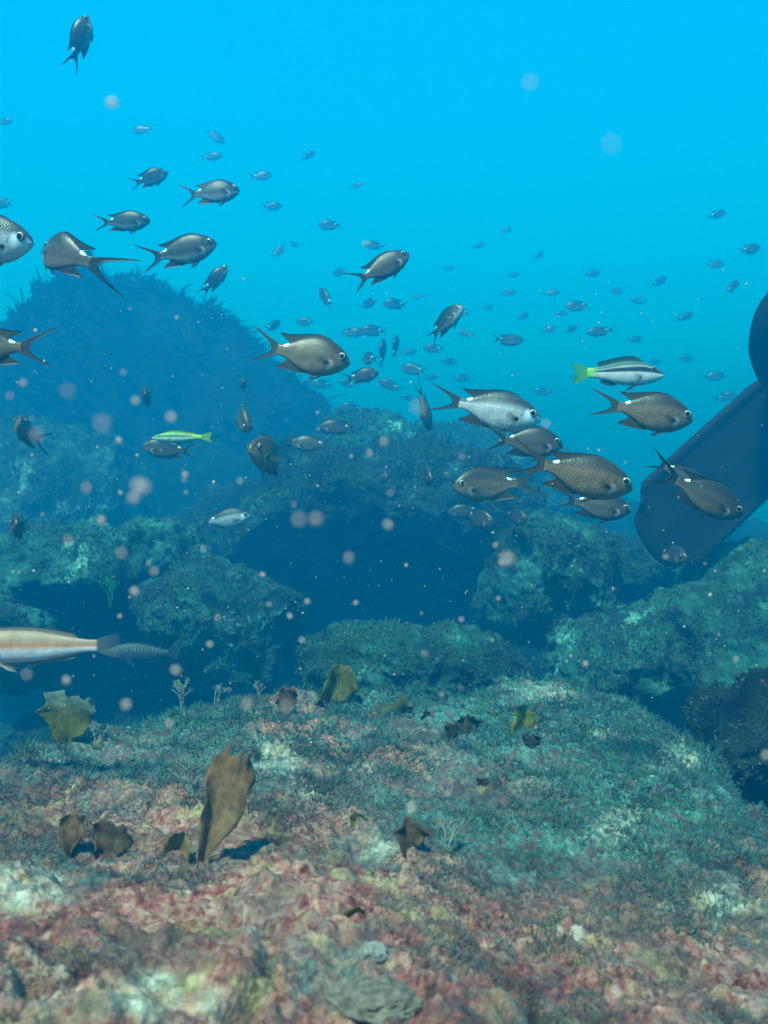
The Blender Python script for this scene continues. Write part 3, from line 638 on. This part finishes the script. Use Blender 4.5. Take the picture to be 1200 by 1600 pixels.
def eye_maker(ring, outer):
    def mk(er):
        key = (ring, er)
        if key not in EYE_ME:
            na, nb = 22, 24; V = [(0, 0, .62)]; C = [(.005, .006, .012)]
            for k in range(1, na+1):
                th = k/na*math.pi*.62
                q = math.sin(th)/math.sin(math.pi*.5)
                c = (.004, .005, .010) if th < .66 else (ring if th < 1.0 else outer)
                for j in range(nb):
                    ph = j/nb*2*math.pi; V.append((math.sin(th)*math.cos(ph), math.sin(th)*math.sin(ph), .62*math.cos(th))); C.append(c)
            Fc = [(0, 1+j, 1+(j+1) % nb) for j in range(nb)]
            for k in range(na-1):
                for j in range(nb): a0 = 1+k*nb; Fc.append((a0+j, a0+nb+j, a0+nb+(j+1) % nb, a0+(j+1) % nb))
            o = mesh_np('eye', np.array(V)*er, Fc, M_EYE, cols=np.array(C)); EYE_ME[key] = o.data; return o
        o = bpy.data.objects.new('eye', EYE_ME[key]); COL.objects.link(o); return o
    return mk
b_ = NB('fish_eye'); p_ = b_.bsdf(Base_Color=b_.attr('col'), Roughness=.12); p_.inputs['Specular IOR Level'].default_value = .6; M_EYE = b_.done(p_.outputs[0])
EYES = dict(brown=eye_maker((.60, .47, .38), (.10, .085, .08)), silver=eye_maker((.52, .42, .34), (.16, .14, .14)), bronze=eye_maker((.62, .42, .26), (.07, .06, .05)), dark=eye_maker((.45, .33, .20), (.05, .045, .04)),
            striped=eye_maker((.30, .22, .20), (.03, .03, .04)))
LAND = []                         # named things that other labels refer to
def place(o, px, py, lenpx, yaw, tilt, roll=0, TL=.12, Y=None, hs=1.0, ws=1.0):
    """put a fish at a photo point: yaw 0 faces right, 180 left, -90 the camera; tilt lifts the head"""
    if Y is None: Y = F*TL*max(.3, abs(math.cos(R(yaw))))/lenpx
    o.matrix_world = Matrix.Translation(at(px, py, Y)) @ Matrix.Rotation(R(yaw), 4, 'Z') @ Matrix.Rotation(R(-tilt), 4, 'Y') @ Matrix.Rotation(R(roll), 4, 'X') @ Matrix.Diagonal((TL, TL*ws, TL*hs, 1))
    return o
GROUP = 'school of damselfish over the reef'
def fish(px, py, ln, yaw, tilt, kind, label, nick=None, bend=0., roll=0, TL=.12, Y=None, hs=1.0, ws=1.0, pect=25, spread=1.0, dors=1.0):
    q = random.Random(int(px*7+py)); bend += q.uniform(-.18, .18); ws *= q.uniform(.88, 1.12); hs *= q.uniform(.97, 1.04); roll += q.uniform(-7, 7)
    o = build_fish('damselfish', CHROMIS, kind, bend, False, pect+q.uniform(-12, 25), spread*q.uniform(.72, 1.12), dors*q.uniform(.6, 1.25))
    place(o, px, py, ln, yaw, tilt, roll, TL, Y, hs, ws); tag(o, label, 'fish', GROUP)
    if nick: LAND.append((px, py, nick))
    return o
fish(468, 552, 160, 4, -10, 'brown', 'brownish damselfish facing right with a ringed eye, above and left of centre', 'the brownish damselfish with a ringed eye', -.10, hs=1.12)
fish(757, 637, 182, 6, -11, 'silver', 'brightest silvery damselfish with shining cheek, just right of centre', 'the bright silvery damselfish', .25, hs=.94)
fish(1003, 641, 170, 8, -9, 'bronze', 'bronze-scaled damselfish directly below the black-striped fish', 'the bronze damselfish under the striped fish', .2, hs=1.0)
fish(893, 738, 205, 8, -14, 'bronze', 'bronze-brown damselfish, lowest and largest of the leading group, nose at the blue gap', 'the large bronze-brown damselfish', .15, hs=.93)
fish(1092, 768, 165, 10, -27, 'dark', 'dark bronze damselfish diving to the right in front of the fin', 'the dark damselfish diving before the fin', .2, hs=.92)
fish(1062, 742, 140, 10, -29, 'dark', 'dark damselfish mostly hidden behind the one diving before the fin', None, .2, Y=1.35, hs=.9)
fish(817, 690, 130, 5, -4, 'dark', 'dim damselfish partly hidden between the bright silvery and the large bronze-brown fish', None, .1, Y=1.3, hs=1.12)
fish(925, 788, 120, 5, -10, 'dark', 'dark damselfish swimming just underneath the large bronze-brown one', None, 0, Y=1.32, hs=1.0)
fish(770, 757, 125, 200, -3, 'brown', 'brown damselfish facing left with raised dorsal fin, under the dim half-hidden fish', 'the left-facing brown damselfish', 1.1, TL=.125, Y=1.25, hs=1.05, dors=1.5)
fish(432, 715, 75, 243, 8, 'brown', 'round brown damselfish turned towards the viewer and facing left, below the ringed-eye fish', 'the round left-facing damselfish', -.6, Y=1.15, hs=1.15)
fish(375, 645, 50, -62, -38, 'brown', 'small damselfish swimming down towards the viewer with its tail to the lower right', 'the small downward damselfish', .6, Y=1.6, hs=1.0)
fish(267, 702, 88, 186, 6, 'dark', 'grey damselfish facing left, in front of the yellow-tailed fish', 'the grey left-facing damselfish', .0, hs=1.02)
fish(346, 812, 90, 8, 9, 'silver', 'silver-cheeked damselfish facing right above the slanting teal boulder', 'the silver-cheeked damselfish on the left', .1, hs=.95)
fish(40, 677, 40, -78, 15, 'brown', 'head-on damselfish near the left edge under the cut-off tail', 'the head-on damselfish at the left edge', .5, Y=1.45)
fish(28, 822, 40, -70, 5, 'dark', 'dim head-on damselfish at the left edge above the rounded boulder', None, .3, Y=1.45)
fish(230, 620, 30, -80, 0, 'dark', 'tiny head-on damselfish beside a white speck on the left', None, .2, Y=2.0)
fish(-42, 374, 190, 0, -3, 'silver', 'damselfish with bright mouth cut off by the left edge, only its head showing', 'the cut-off head at the left edge', .0, hs=1.1)
fish(98, 393, 95, 130, 14, 'dark', 'dark damselfish turned away, tail streaming right, bright white spot on its back', 'the turned-away dark damselfish', -1.2, roll=22, Y=1.08, hs=1.15)
fish(-8, 541, 190, 182, 2, 'bronze', 'golden forked tail of a damselfish leaving at the left edge', 'the golden tail at the left edge', .1, hs=.9)
fish(277, 394, 125, 6, 15, 'far', 'bluish damselfish climbing to the right with a pale belly, lowest of the upper left group', 'the climbing pale-bellied damselfish', .1, hs=1.0)
fish(333, 440, 66, 15, 50, 'far', 'small damselfish swimming steeply up, right of the kelp hill top', 'the steeply climbing damselfish', .3, hs=.9)
fish(188, 346, 92, 5, 3, 'far', 'bluish damselfish facing right, above the turned-away dark one', None, .1, hs=.95)
fish(326, 300, 96, 8, 6, 'far', 'rounded bluish damselfish facing right, rightmost of the upper left group', 'the rounded bluish damselfish', .1, hs=1.12)
fish(231, 279, 64, 14, 22, 'far', 'plump bluish damselfish tilted up, topmost of the upper left group', None, .2, hs=1.1)
fish(124, 66, 86, 40, 74, 'far', 'damselfish swimming straight up alone in the top left corner', 'the lone upright damselfish', .3, TL=.12, Y=1.7, hs=.95)
fish(591, 422, 112, 10, 30, 'dark', 'dark damselfish climbing right with a silver cheek, alone at upper centre', 'the climbing dark damselfish', -.1, hs=.93)
fish(691, 506, 60, -35, 32, 'far', 'damselfish turning towards the viewer, right of the ringed-eye fish', 'the turning damselfish', .4, Y=1.9, hs=1.05)
fish(562, 588, 62, 6, 12, 'dark', 'dark damselfish just under the nose of the ringed-eye fish', None, .1, hs=1.0)
fish(664, 633, 40, 60, -70, 'dark', 'dark damselfish diving tail-up left of the bright silvery fish', None, .3, Y=2.0)
fish(666, 738, 26, -82, -20, 'dark', 'dark head-on damselfish over the central boulder top', None, .2, Y=1.8)
fish(595, 742, 26, -75, -10, 'dark', 'dim head-on damselfish left of another head-on one over the central boulder', None, .2, Y=2.3)
fish(742, 808, 50, -50, -12, 'dark', 'dim damselfish below the left-facing brown one', None, .3, Y=2.0)
fish(800, 806, 40, -60, -8, 'dark', 'dim damselfish right of the teal boulder top under the large bronze-brown fish', None, .3, Y=2.2)
fish(1046, 866, 36, -75, -5, 'dark', 'dim head-on damselfish at the tip of the diver\'s fin', None, .2, Y=1.75)
fish(532, 668, 70, 182, 2, 'dark', 'dim damselfish facing left over the peaked central boulder', None, .1, Y=2.5)
fish(490, 694, 62, 176, 4, 'dark', 'dim damselfish behind the round left-facing one', None, .1, Y=2.3)
fish(380, 600, 24, -80, 0, 'dark', 'tiny head-on damselfish above the small downward one', None, .1, Y=2.6)
fish(730, 798, 40, 175, -6, 'dark', 'small dim damselfish near the foot of the left-facing brown one', None, .1, Y=2.6)

M_SMOOTH = fish_skin('smooth_fish_skin', 60, .25, .1, .6)
o = build_fish('striped_fish', SNAPPER, 'striped', .1, pect=18, tailc=(.18, .52, .07), finc=(.055, .13, .09), skin=M_SMOOTH, ta=.75)
place(o, 966, 582, 150, 6, 1, 0, .135, hs=1.2); tag(o, 'pale fish with a black eye stripe and yellow-green tail, facing right', 'fish'); LAND.append((966, 582, 'the black-striped fish'))
o = build_fish('striped_fish', SNAPPER, 'yellow', 0, tailc=(.45, .62, .03), skin=M_SMOOTH)
place(o, 285, 683, 90, 181, 0, 0, .12, 1.72, hs=.8); tag(o, 'slim fish with a bright yellow tail behind the grey left-facing damselfish', 'fish')
o = build_fish('wrasse', WRASSE, 'wrasse', .1, skin=M_SMOOTH, ta=.28, finc=(.36, .30, .27))
place(o, 52, 1010, 300, 180, -1.5, 0, .15, .72, hs=1.12); tag(o, 'pale elongated fish with an orange stripe, cut off by the left edge', 'fish'); LAND.append((80, 1008, 'the pale elongated fish'))
o = build_fish('rock_fish', WRASSE, 'spotted', .0, skin=M_SMOOTH)
place(o, 222, 1020, 120, 183, 1, 0, .155, 1.9, hs=1.6); tag(o, 'dark slim fish with a row of pale spots behind the pale elongated fish', 'fish')

# distant fish: copies of a small model
FARP = [build_fish('damselfish', CHROMIS, 'far', b, True) for b in (0, .6, -.6)]
used = set()
FAR = [  # px, py, length px, yaw, tilt
 (225, 202, 40, 176, -5), (335, 212, 34, 25, -30), (328, 245, 40, 4, 6), (405, 275, 40, 3, 8), (423, 322, 36, 4, 4), (518, 352, 42, 183, 2), (480, 243, 26, 30, 30), (433, 395, 32, 20, 50), (457, 382, 20, 40, 0),
 (588, 383, 40, 178, 0), (534, 425, 30, 150, 0), (510, 467, 36, 130, 45), (573, 475, 30, -40, 10), (620, 475, 44, 182, 2), (655, 463, 24, 178, 0), (480, 503, 36, 170, 5), (548, 519, 46, 4, 0), (586, 517, 48, 178, 3),
 (425, 510, 22, 60, 30), (722, 488, 34, 172, 12), (730, 522, 32, 165, 20), (680, 545, 38, 176, 5), (705, 565, 30, 186, 2), (792, 457, 30, 4, 2), (860, 458, 32, 6, 10), (905, 478, 44, 184, -4), (815, 495, 26, 10, 20), (855, 515, 30, 5, 14),
 (790, 532, 58, 3, 2), (940, 518, 48, 182, -6), (923, 428, 30, 5, 6), (597, 555, 26, 70, 75), (617, 545, 24, 75, 60), (637, 550, 30, 10, 4), (650, 578, 48, 172, 14), (612, 603, 46, 165, 24), (671, 590, 28, 8, 6), (725, 590, 34, 178, 0),
 (851, 612, 34, 182, 4), (890, 515, 30, 15, 20), (575, 560, 28, 100, 10), (1115, 588, 38, 3, 4), (1132, 620, 40, 5, 12), (1070, 495, 34, 12, 20), (1142, 450, 36, 15, 40), (1170, 390, 44, 10, 15), (1120, 335, 36, 12, 20), (1115, 413, 34, 10, 6),
 (1030, 440, 30, 20, 30), (990, 530, 30, 8, 6), (505, 600, 42, 178, 6), (488, 630, 40, 4, 8), (552, 638, 44, 176, 12), (470, 598, 34, 4, 0), (640, 622, 30, 170, 10), (660, 655, 26, 70, 60), (5, 190, 30, 0, 5), (8, 318, 44, 178, 6), (137, 408, 24, 70, 80),
 (700, 800, 30, 5, 0), (545, 600, 36, 172, 18), (745, 385, 26, 5, 20), (700, 420, 24, 5, 10), (790, 360, 24, 12, 20), (840, 400, 24, 20, 30), (960, 455, 28, 5, 0), (1000, 470, 28, 170, 12), (880, 490, 26, 175, 0), (760, 480, 24, 4, 4), (900, 590, 30, 5, 3), (1075, 560, 28, 180, 0),
 (555, 290, 24, 6, 12), (285, 572, 26, 170, 10), (300, 415, 20, 10, 20), (620, 690, 34, 4, 10), (580, 700, 34, 172, 6), (510, 745, 36, 5, 10), (700, 690, 30, 80, 40), (640, 720, 26, 60, 30), (540, 725, 30, 8, -10), (800, 430, 24, 4, 6), (1020, 565, 26, 4, 2)]
def copy_tree(o):
    c = o.copy(); COL.objects.link(c)
    for ch in list(o.children):
        d = ch.copy(); COL.objects.link(d); d.parent = c
    return c
far_objs = []
r = random.Random(4)
for k, (px, py, ln, yaw, ti) in enumerate(FAR):
    j = r.randrange(3)
    if j in used: o = copy_tree(FARP[j])
    else: o = FARP[j]; used.add(j)
    Y = F*.175*max(.45, abs(math.cos(R(yaw))))/ln; TLf = .175
    if py < 800 and (800-py)/F*Y > 2.7: TLf *= 2.7*F/(800-py)/Y; Y = 2.7*F/(800-py)
    place(o, px, py, ln, yaw+r.uniform(-8, 8), ti, r.uniform(-8, 8), TLf, Y, hs=r.uniform(.88, 1.1)); tag(o, None, 'fish', GROUP)
    far_objs.append((px, py, o, 'left' if 95 < yaw < 265 else 'right', ln))
for j in range(3):
    if j not in used: bpy.data.objects.remove(FARP[j])

# ------------------------------------------------------------------ diver at the right edge
M_SUIT = plain('black_neoprene', (.010, .011, .014), .9, .08, .3, 30)
M_RUB = plain('fin_rubber', (.011, .013, .018), .75, .12, .3, 25)
def skin_body(name, joints, edges, mat, parent=None):
    me = bpy.data.meshes.new(name); names = list(joints); idx = {n: i for i, n in enumerate(names)}
    me.from_pydata([joints[n][0] for n in names], [(idx[a], idx[b]) for a, b in edges], [])
    o = bpy.data.objects.new(name, me); COL.objects.link(o)
    mo = o.modifiers.new('skin', 'SKIN'); mo.use_smooth_shade = True
    for n in names:
        q = me.skin_vertices[0].data[idx[n]]; rr = joints[n][1]; q.radius = (rr, rr) if not isinstance(rr, tuple) else rr
    me.skin_vertices[0].data[0].use_root = True
    su = o.modifiers.new('sub', 'SUBSURF'); su.levels = 2; su.render_levels = 2
    dg = bpy.context.evaluated_depsgraph_get(); m2 = bpy.data.meshes.new_from_object(o.evaluated_get(dg)); o.modifiers.clear(); o.data = m2
    m2.materials.clear(); m2.materials.append(mat); m2.polygons.foreach_set('use_smooth', np.ones(len(m2.polygons), bool))
    if parent: o.parent = parent
    return o
J = {'pelvis': ((1.22, 1.85, .50), .13), 'waist': ((1.42, 1.90, .58), .12), 'chest': ((1.64, 1.95, .68), .145), 'neck': ((1.84, 1.98, .76), .065), 'head': ((1.96, 1.99, .79), .085), 'crown': ((2.08, 2.0, .83), .075),
     'hip_a': ((1.16, 1.76, .50), .095), 'thigh_a': ((1.00, 1.76, .48), .082), 'knee_a': ((.815, 1.80, .415), .070), 'shin_a': ((.83, 1.86, .35), .078), 'calf_a': ((.91, 1.98, .318), .076), 'ankle_a': ((1.01, 2.13, .30), .055), 'foot_a': ((1.00, 2.14, .235), .045),
     'hip_b': ((1.18, 1.95, .48), .095), 'thigh_b': ((1.26, 2.12, .38), .08), 'knee_b': ((1.38, 2.32, .28), .060), 'calf_b': ((1.44, 2.45, .2), .058), 'ankle_b': ((1.52, 2.64, .08), .042), 'foot_b': ((1.56, 2.62, -.03), .04),
     'sh_a': ((1.70, 1.78, .66), .07), 'elbow_a': ((1.66, 1.60, .42), .048), 'wrist_a': ((1.84, 1.55, .26), .034), 'hand_a': ((1.92, 1.54, .21), .035),
     'sh_b': ((1.70, 2.13, .68), .07), 'elbow_b': ((1.70, 2.30, .45), .048), 'wrist_b': ((1.90, 2.26, .30), .034), 'hand_b': ((1.98, 2.25, .26), .035)}
Ed = [('pelvis', 'waist'), ('waist', 'chest'), ('chest', 'neck'), ('neck', 'head'), ('head', 'crown')]
for s_ in 'ab': Ed += [('pelvis', 'hip_'+s_), ('hip_'+s_, 'thigh_'+s_), ('thigh_'+s_, 'knee_'+s_), *((('knee_a', 'shin_a'), ('shin_a', 'calf_a')) if s_ == 'a' else (('knee_b', 'calf_b'),)), ('calf_'+s_, 'ankle_'+s_), ('ankle_'+s_, 'foot_'+s_), ('chest', 'sh_'+s_), ('sh_'+s_, 'elbow_'+s_), ('elbow_'+s_, 'wrist_'+s_), ('wrist_'+s_, 'hand_'+s_)]
diver = bpy.data.objects.new('person', None); COL.objects.link(diver); diver.location = (1.22, 1.85, .5)
tag(diver, 'diver in a dark wetsuit at the right edge, only leg and swim fin showing', 'person')
inv = Matrix.Translation(-diver.location)
def dpar(o): o.parent = diver; o.matrix_parent_inverse = inv; return o
dpar(skin_body('body', J, Ed, M_SUIT))
def swim_fin(heel, tip, wtip, nrm):
    a, b = Vector(heel), Vector(tip); d = (b-a); L = d.length; d.normalize(); n = Vector(nrm); n = (n-d*n.dot(d)).normalized(); u = d.cross(n)
    nu, nv = 40, 24; V = []
    for side in (1, -1):
        for i in range(nu+1):
            t = i/nu
            hw = .5*(.13+(wtip-.13)*smooth(.05, .40, t))*(1-.0*t); 
            for j in range(nv+1):
                s = j/nv*2-1
                end = L*t-smooth(.85, 1, t)*.05*(abs(s)**2.5)
                rail = .010*math.exp(-((abs(s)-.93)/.06)**2)+.004*math.exp(-(s/.1)**2)
                th = .006*(1-.6*t)+rail*(1-.5*t)+.035*smooth(.30, .05, t)*(1-s*s)
                hwj = hw*(1-.35*smooth(.93, 1.0, t)*abs(s)**3)
                V.append(a+d*end+u*(s*hwj)+n*(side*th+.06*t*t*.5))
    n1 = (nu+1)*(nv+1); i = np.arange(n1).reshape(nu+1, nv+1)
    q = np.stack([i[:-1, :-1], i[:-1, 1:], i[1:, 1:], i[1:, :-1]], -1).reshape(-1, 4)
    bd = np.concatenate([i[0, :], i[1:, -1], i[-1, -2::-1], i[-2:0:-1, 0]]); nb = np.roll(bd, -1)
    Fc = np.concatenate([q[:, ::-1], q+n1, np.stack([bd, nb, nb+n1, bd+n1], 1)])
    return dpar(mesh_np('swim_fin', np.array([v[:] for v in V]), Fc, M_RUB))
swim_fin((1.14, 2.16, .375), (.575, 2.0, -.078), .235, (.15, -1, -.1))
swim_fin((1.52, 2.66, .06), (1.85, 2.8, -.30), .215, (.15, -1, .1))
# tank on the back and mask (out of frame)
def lathe(name, prof, a, d, mat):
    d = Vector(d).normalized(); u = d.orthogonal().normalized(); v = d.cross(u); V = []; n = 28
    for (t, rr) in prof:
        for j in range(n): V.append(Vector(a)+d*t+(u*math.cos(j*2*math.pi/n)+v*math.sin(j*2*math.pi/n))*rr)
    Fc = [(k*n+j, k*n+(j+1) % n, (k+1)*n+(j+1) % n, (k+1)*n+j) for k in range(len(prof)-1) for j in range(n)]
    return dpar(mesh_np(name, np.array([q[:] for q in V]), Fc, mat))
lathe('tank', [(0, .001), (0, .06), (.02, .085), (.5, .085), (.56, .06), (.58, .025), (.64, .025), (.64, .001)], (1.22, 1.90, .70), (.46, .09, .21), plain('tank_paint', (.35, .36, .33), .4))
lathe('mask', [(0, .001), (0, .07), (.05, .075), (.055, .06), (.055, .001)], (2.02, 1.98, .74), (.4, 0, -.9), M_RUB)

# ------------------------------------------------------------------ suspended particles
b_ = NB('marine_snow'); p_ = b_.bsdf(Base_Color=(.95, .72, .63, 1), Roughness=.8); t_ = b_.n('BsdfTranslucent'); t_.inputs[0].default_value = (.95, .74, .65, 1)
x_ = b_.n('MixShader'); x_.inputs[0].default_value = .5; b_.l(p_.outputs[0], x_.inputs[1]); b_.l(t_.outputs[0], x_.inputs[2]); M_SNOW = b_.done(x_.outputs[0])
bm = bmesh.new(); bmesh.ops.create_icosphere(bm, subdivisions=3, radius=1); I3 = np.array([v.co[:] for v in bm.verts]); I3F = np.array([[v.index for v in f.verts] for f in bm.faces]); bm.free()
SNOW_ME = []
for k in range(3):
    V = I3*(1+.34*fbm(I3, 1.3, 3, .55, 70+k*9))[:, None]; o = mesh_np('drifting_particle', V, I3F, M_SNOW); SNOW_ME.append(o.data); bpy.data.objects.remove(o)
SNOW = [  # px, py, disc diameter px, brightness 0..1
 (175, 160, 28, .8), (828, 128, 34, .12), (36, 598, 20, .5), (220, 760, 42, .55), (208, 778, 30, .4), (188, 770, 12, .6), (158, 813, 22, .7), (185, 688, 16, .7), (135, 762, 26, .35), (160, 662, 40, .15), (289, 742, 16, .55), (210, 924, 22, .65), (275, 1047, 26, .6), (197, 1101, 26, .45),
 (104, 1063, 22, .65), (467, 812, 36, .25), (600, 690, 22, .4), (606, 820, 24, .45), (545, 872, 26, .3), (480, 940, 15, .6), (556, 942, 13, .6), (453, 963, 14, .55), (472, 1000, 16, .4), (410, 898, 13, .6), (774, 852, 14, .5), (783, 880, 14, .45), (779, 935, 12, .5), (721, 968, 14, .4), (769, 1000, 10, .4),
 (915, 1037, 14, .6), (107, 845, 26, .3), (187, 963, 12, .5), (241, 893, 22, .3), (212, 626, 22, .55), (328, 1007, 17, .4), (643, 1262, 24, .45), (962, 1549, 26, .5), (470, 540, 18, .4), (447, 1105, 34, .25), (385, 1100, 28, .25), (318, 858, 15, .4), (420, 945, 14, .3), (1150, 1030, 14, .3), (232, 880, 12, .35), (570, 380, 14, .25), (955, 225, 40, .03), (700, 1240, 16, .4), (1040, 870, 14, .4), (340, 965, 16, .3), (610, 770, 16, .25), (265, 1130, 22, .3), (690, 1085, 12, .3), (1185, 1575, 44, .3), (1197, 1180, 24, .3)]
_q = random.Random(31)
SNOW += [(_q.uniform(5, 860), _q.uniform(560, 1080), _q.choice([12, 14, 16, 20, 26, 34]), _q.uniform(.12, .42)) for _ in range(22)]
r = random.Random(9); snow_objs = []; AP = 2.2e-3
for k, (px, py, dpx, br) in enumerate(SNOW):
    # distance whose blur gives a disc of that size, then a grain large enough for that brightness
    al = .02+.66*br; q = dpx/(1+al**.5)
    d = 1/(q/(F*AP)+1.0); rad = .5*q*al**.5/F*d
    o = bpy.data.objects.new('drifting_particle', SNOW_ME[k % 3]); COL.objects.link(o); o.location = at(px, py, d); o.scale = (rad*r.uniform(.8, 1.25), rad, rad*r.uniform(.75, 1.2)); o.rotation_euler = (k, k*2, k*3)
    tag(o, None, 'particle', 'blurred specks of marine snow near the camera'); snow_objs.append((px, py, o, dpx, br))
# fine specks, uncountable
r = np.random.default_rng(12); n = 480; Yp = .35+2.2*r.random(n)**1.3; px = r.random(n)*1200; py = 420+780*r.random(n)**.8
P = np.stack([(px-600)/F*Yp, Yp, (800-py)/F*Yp], 1); rad = r.uniform(.00035, .0010, n)*np.sqrt(Yp)*r.choice([1, 1, 1.5], n)
oct_ = np.array([(1, 0, 0), (-1, 0, 0), (0, 1, 0), (0, -1, 0), (0, 0, 1), (0, 0, -1)], float); of = np.array([(0, 2, 4), (2, 1, 4), (1, 3, 4), (3, 0, 4), (2, 0, 5), (1, 2, 5), (3, 1, 5), (0, 3, 5)])
zf, _ = fore_z(P[:, 0], P[:, 1]); ok = P[:, 2] > zf+.01; P, rad = P[ok], rad[ok]; n = len(P)
V = (P[:, None, :]+oct_[None]*rad[:, None, None]*r.uniform(.5, 1.3, (n, 6, 1))).reshape(-1, 3); T = (np.arange(n)[:, None, None]*6+of[None]).reshape(-1, 3)
tag(mesh_np('fine_specks', V, T, M_SNOW), 'fine pale specks drifting everywhere in the blue water', 'marine snow', kind='stuff')

# ---- labels for the many: each is placed by what it swims or drifts next to
LAND += [(200, 440, 'the kelp hill'), (150, 900, 'the rounded left boulder'), (350, 960, 'the slanting teal boulder'), (610, 930, 'the dark cave'), (860, 900, 'the sloping boulder right of the cave'), (1100, 830, 'the fin tip'), (345, 1290, 'the tall brown seaweed blade'), (120, 1130, 'the broad olive seaweed blade'), (560, 670, 'the peaked central boulder'), (655, 1040, 'the low teal slab'), (1110, 1240, 'the dark lower right boulder')]
ORD = ['nearest', 'second nearest', 'third nearest', 'fourth nearest', 'fifth nearest', 'sixth nearest', 'seventh nearest', 'eighth nearest', 'ninth nearest', 'tenth nearest', 'eleventh nearest', 'twelfth nearest']
def name_by_place(items, head):
    groups = {}
    for it in items:
        px, py = it[0], it[1]
        lx, ly, nm = min(LAND, key=lambda q: (q[0]-px)**2+((q[1]-py)*1.1)**2)
        dx, dy = px-lx, py-ly
        rel = ('above' if dy < 0 else 'below') if abs(dy) > abs(dx) else ('left of' if dx < 0 else 'right of')
        groups.setdefault((nm, rel), []).append((dx*dx+dy*dy, it))
    for (nm, rel), L in groups.items():
        L.sort(key=lambda q: q[0])
        for k, (_, it) in enumerate(L):
            it[2]['label'] = head(it)+' '+((ORD[k]+' ') if len(L) > 1 else '')+rel+' '+nm
name_by_place(far_objs, lambda it: 'faint blue fish facing %s,' % it[3])
name_by_place(snow_objs, lambda it: ('bright' if it[4] > .5 else 'faint')+' pale blurred speck')

# ------------------------------------------------------------------ the water itself
bm = bmesh.new(); bmesh.ops.create_cube(bm, size=1); me = bpy.data.meshes.new('haze'); bm.to_mesh(me); bm.free()
hz = bpy.data.objects.new('haze', me); COL.objects.link(hz)
TOP, BOT = 2.95, -2.5
hz.scale = (54, 56, TOP-BOT); hz.location = (0, 5, (TOP+BOT)/2)
m = bpy.data.materials.new('water'); m.use_nodes = True; t = m.node_tree; t.nodes.clear()
ou = t.nodes.new('ShaderNodeOutputMaterial'); pv = t.nodes.new('ShaderNodeVolumePrincipled')
for k_ in ('Density Attribute', 'Color Attribute', 'Temperature Attribute'):
    if k_ in pv.inputs: pv.inputs[k_].default_value = ''
SS, SA = np.array([.0002, .082, .228]), np.array([.31, .095, .024])      # scattering and absorption per metre
pv.inputs['Density'].default_value = 1.0; pv.inputs['Color'].default_value = tuple(SS)+(1,)
pv.inputs['Absorption Color'].default_value = tuple((1-SA/(1-SS))**2)+(1,); pv.inputs['Anisotropy'].default_value = 0.12
t.links.new(pv.outputs[0], ou.inputs['Volume']); m.cycles.homogeneous_volume = True
me.materials.append(m); tag(hz, kind='stuff')
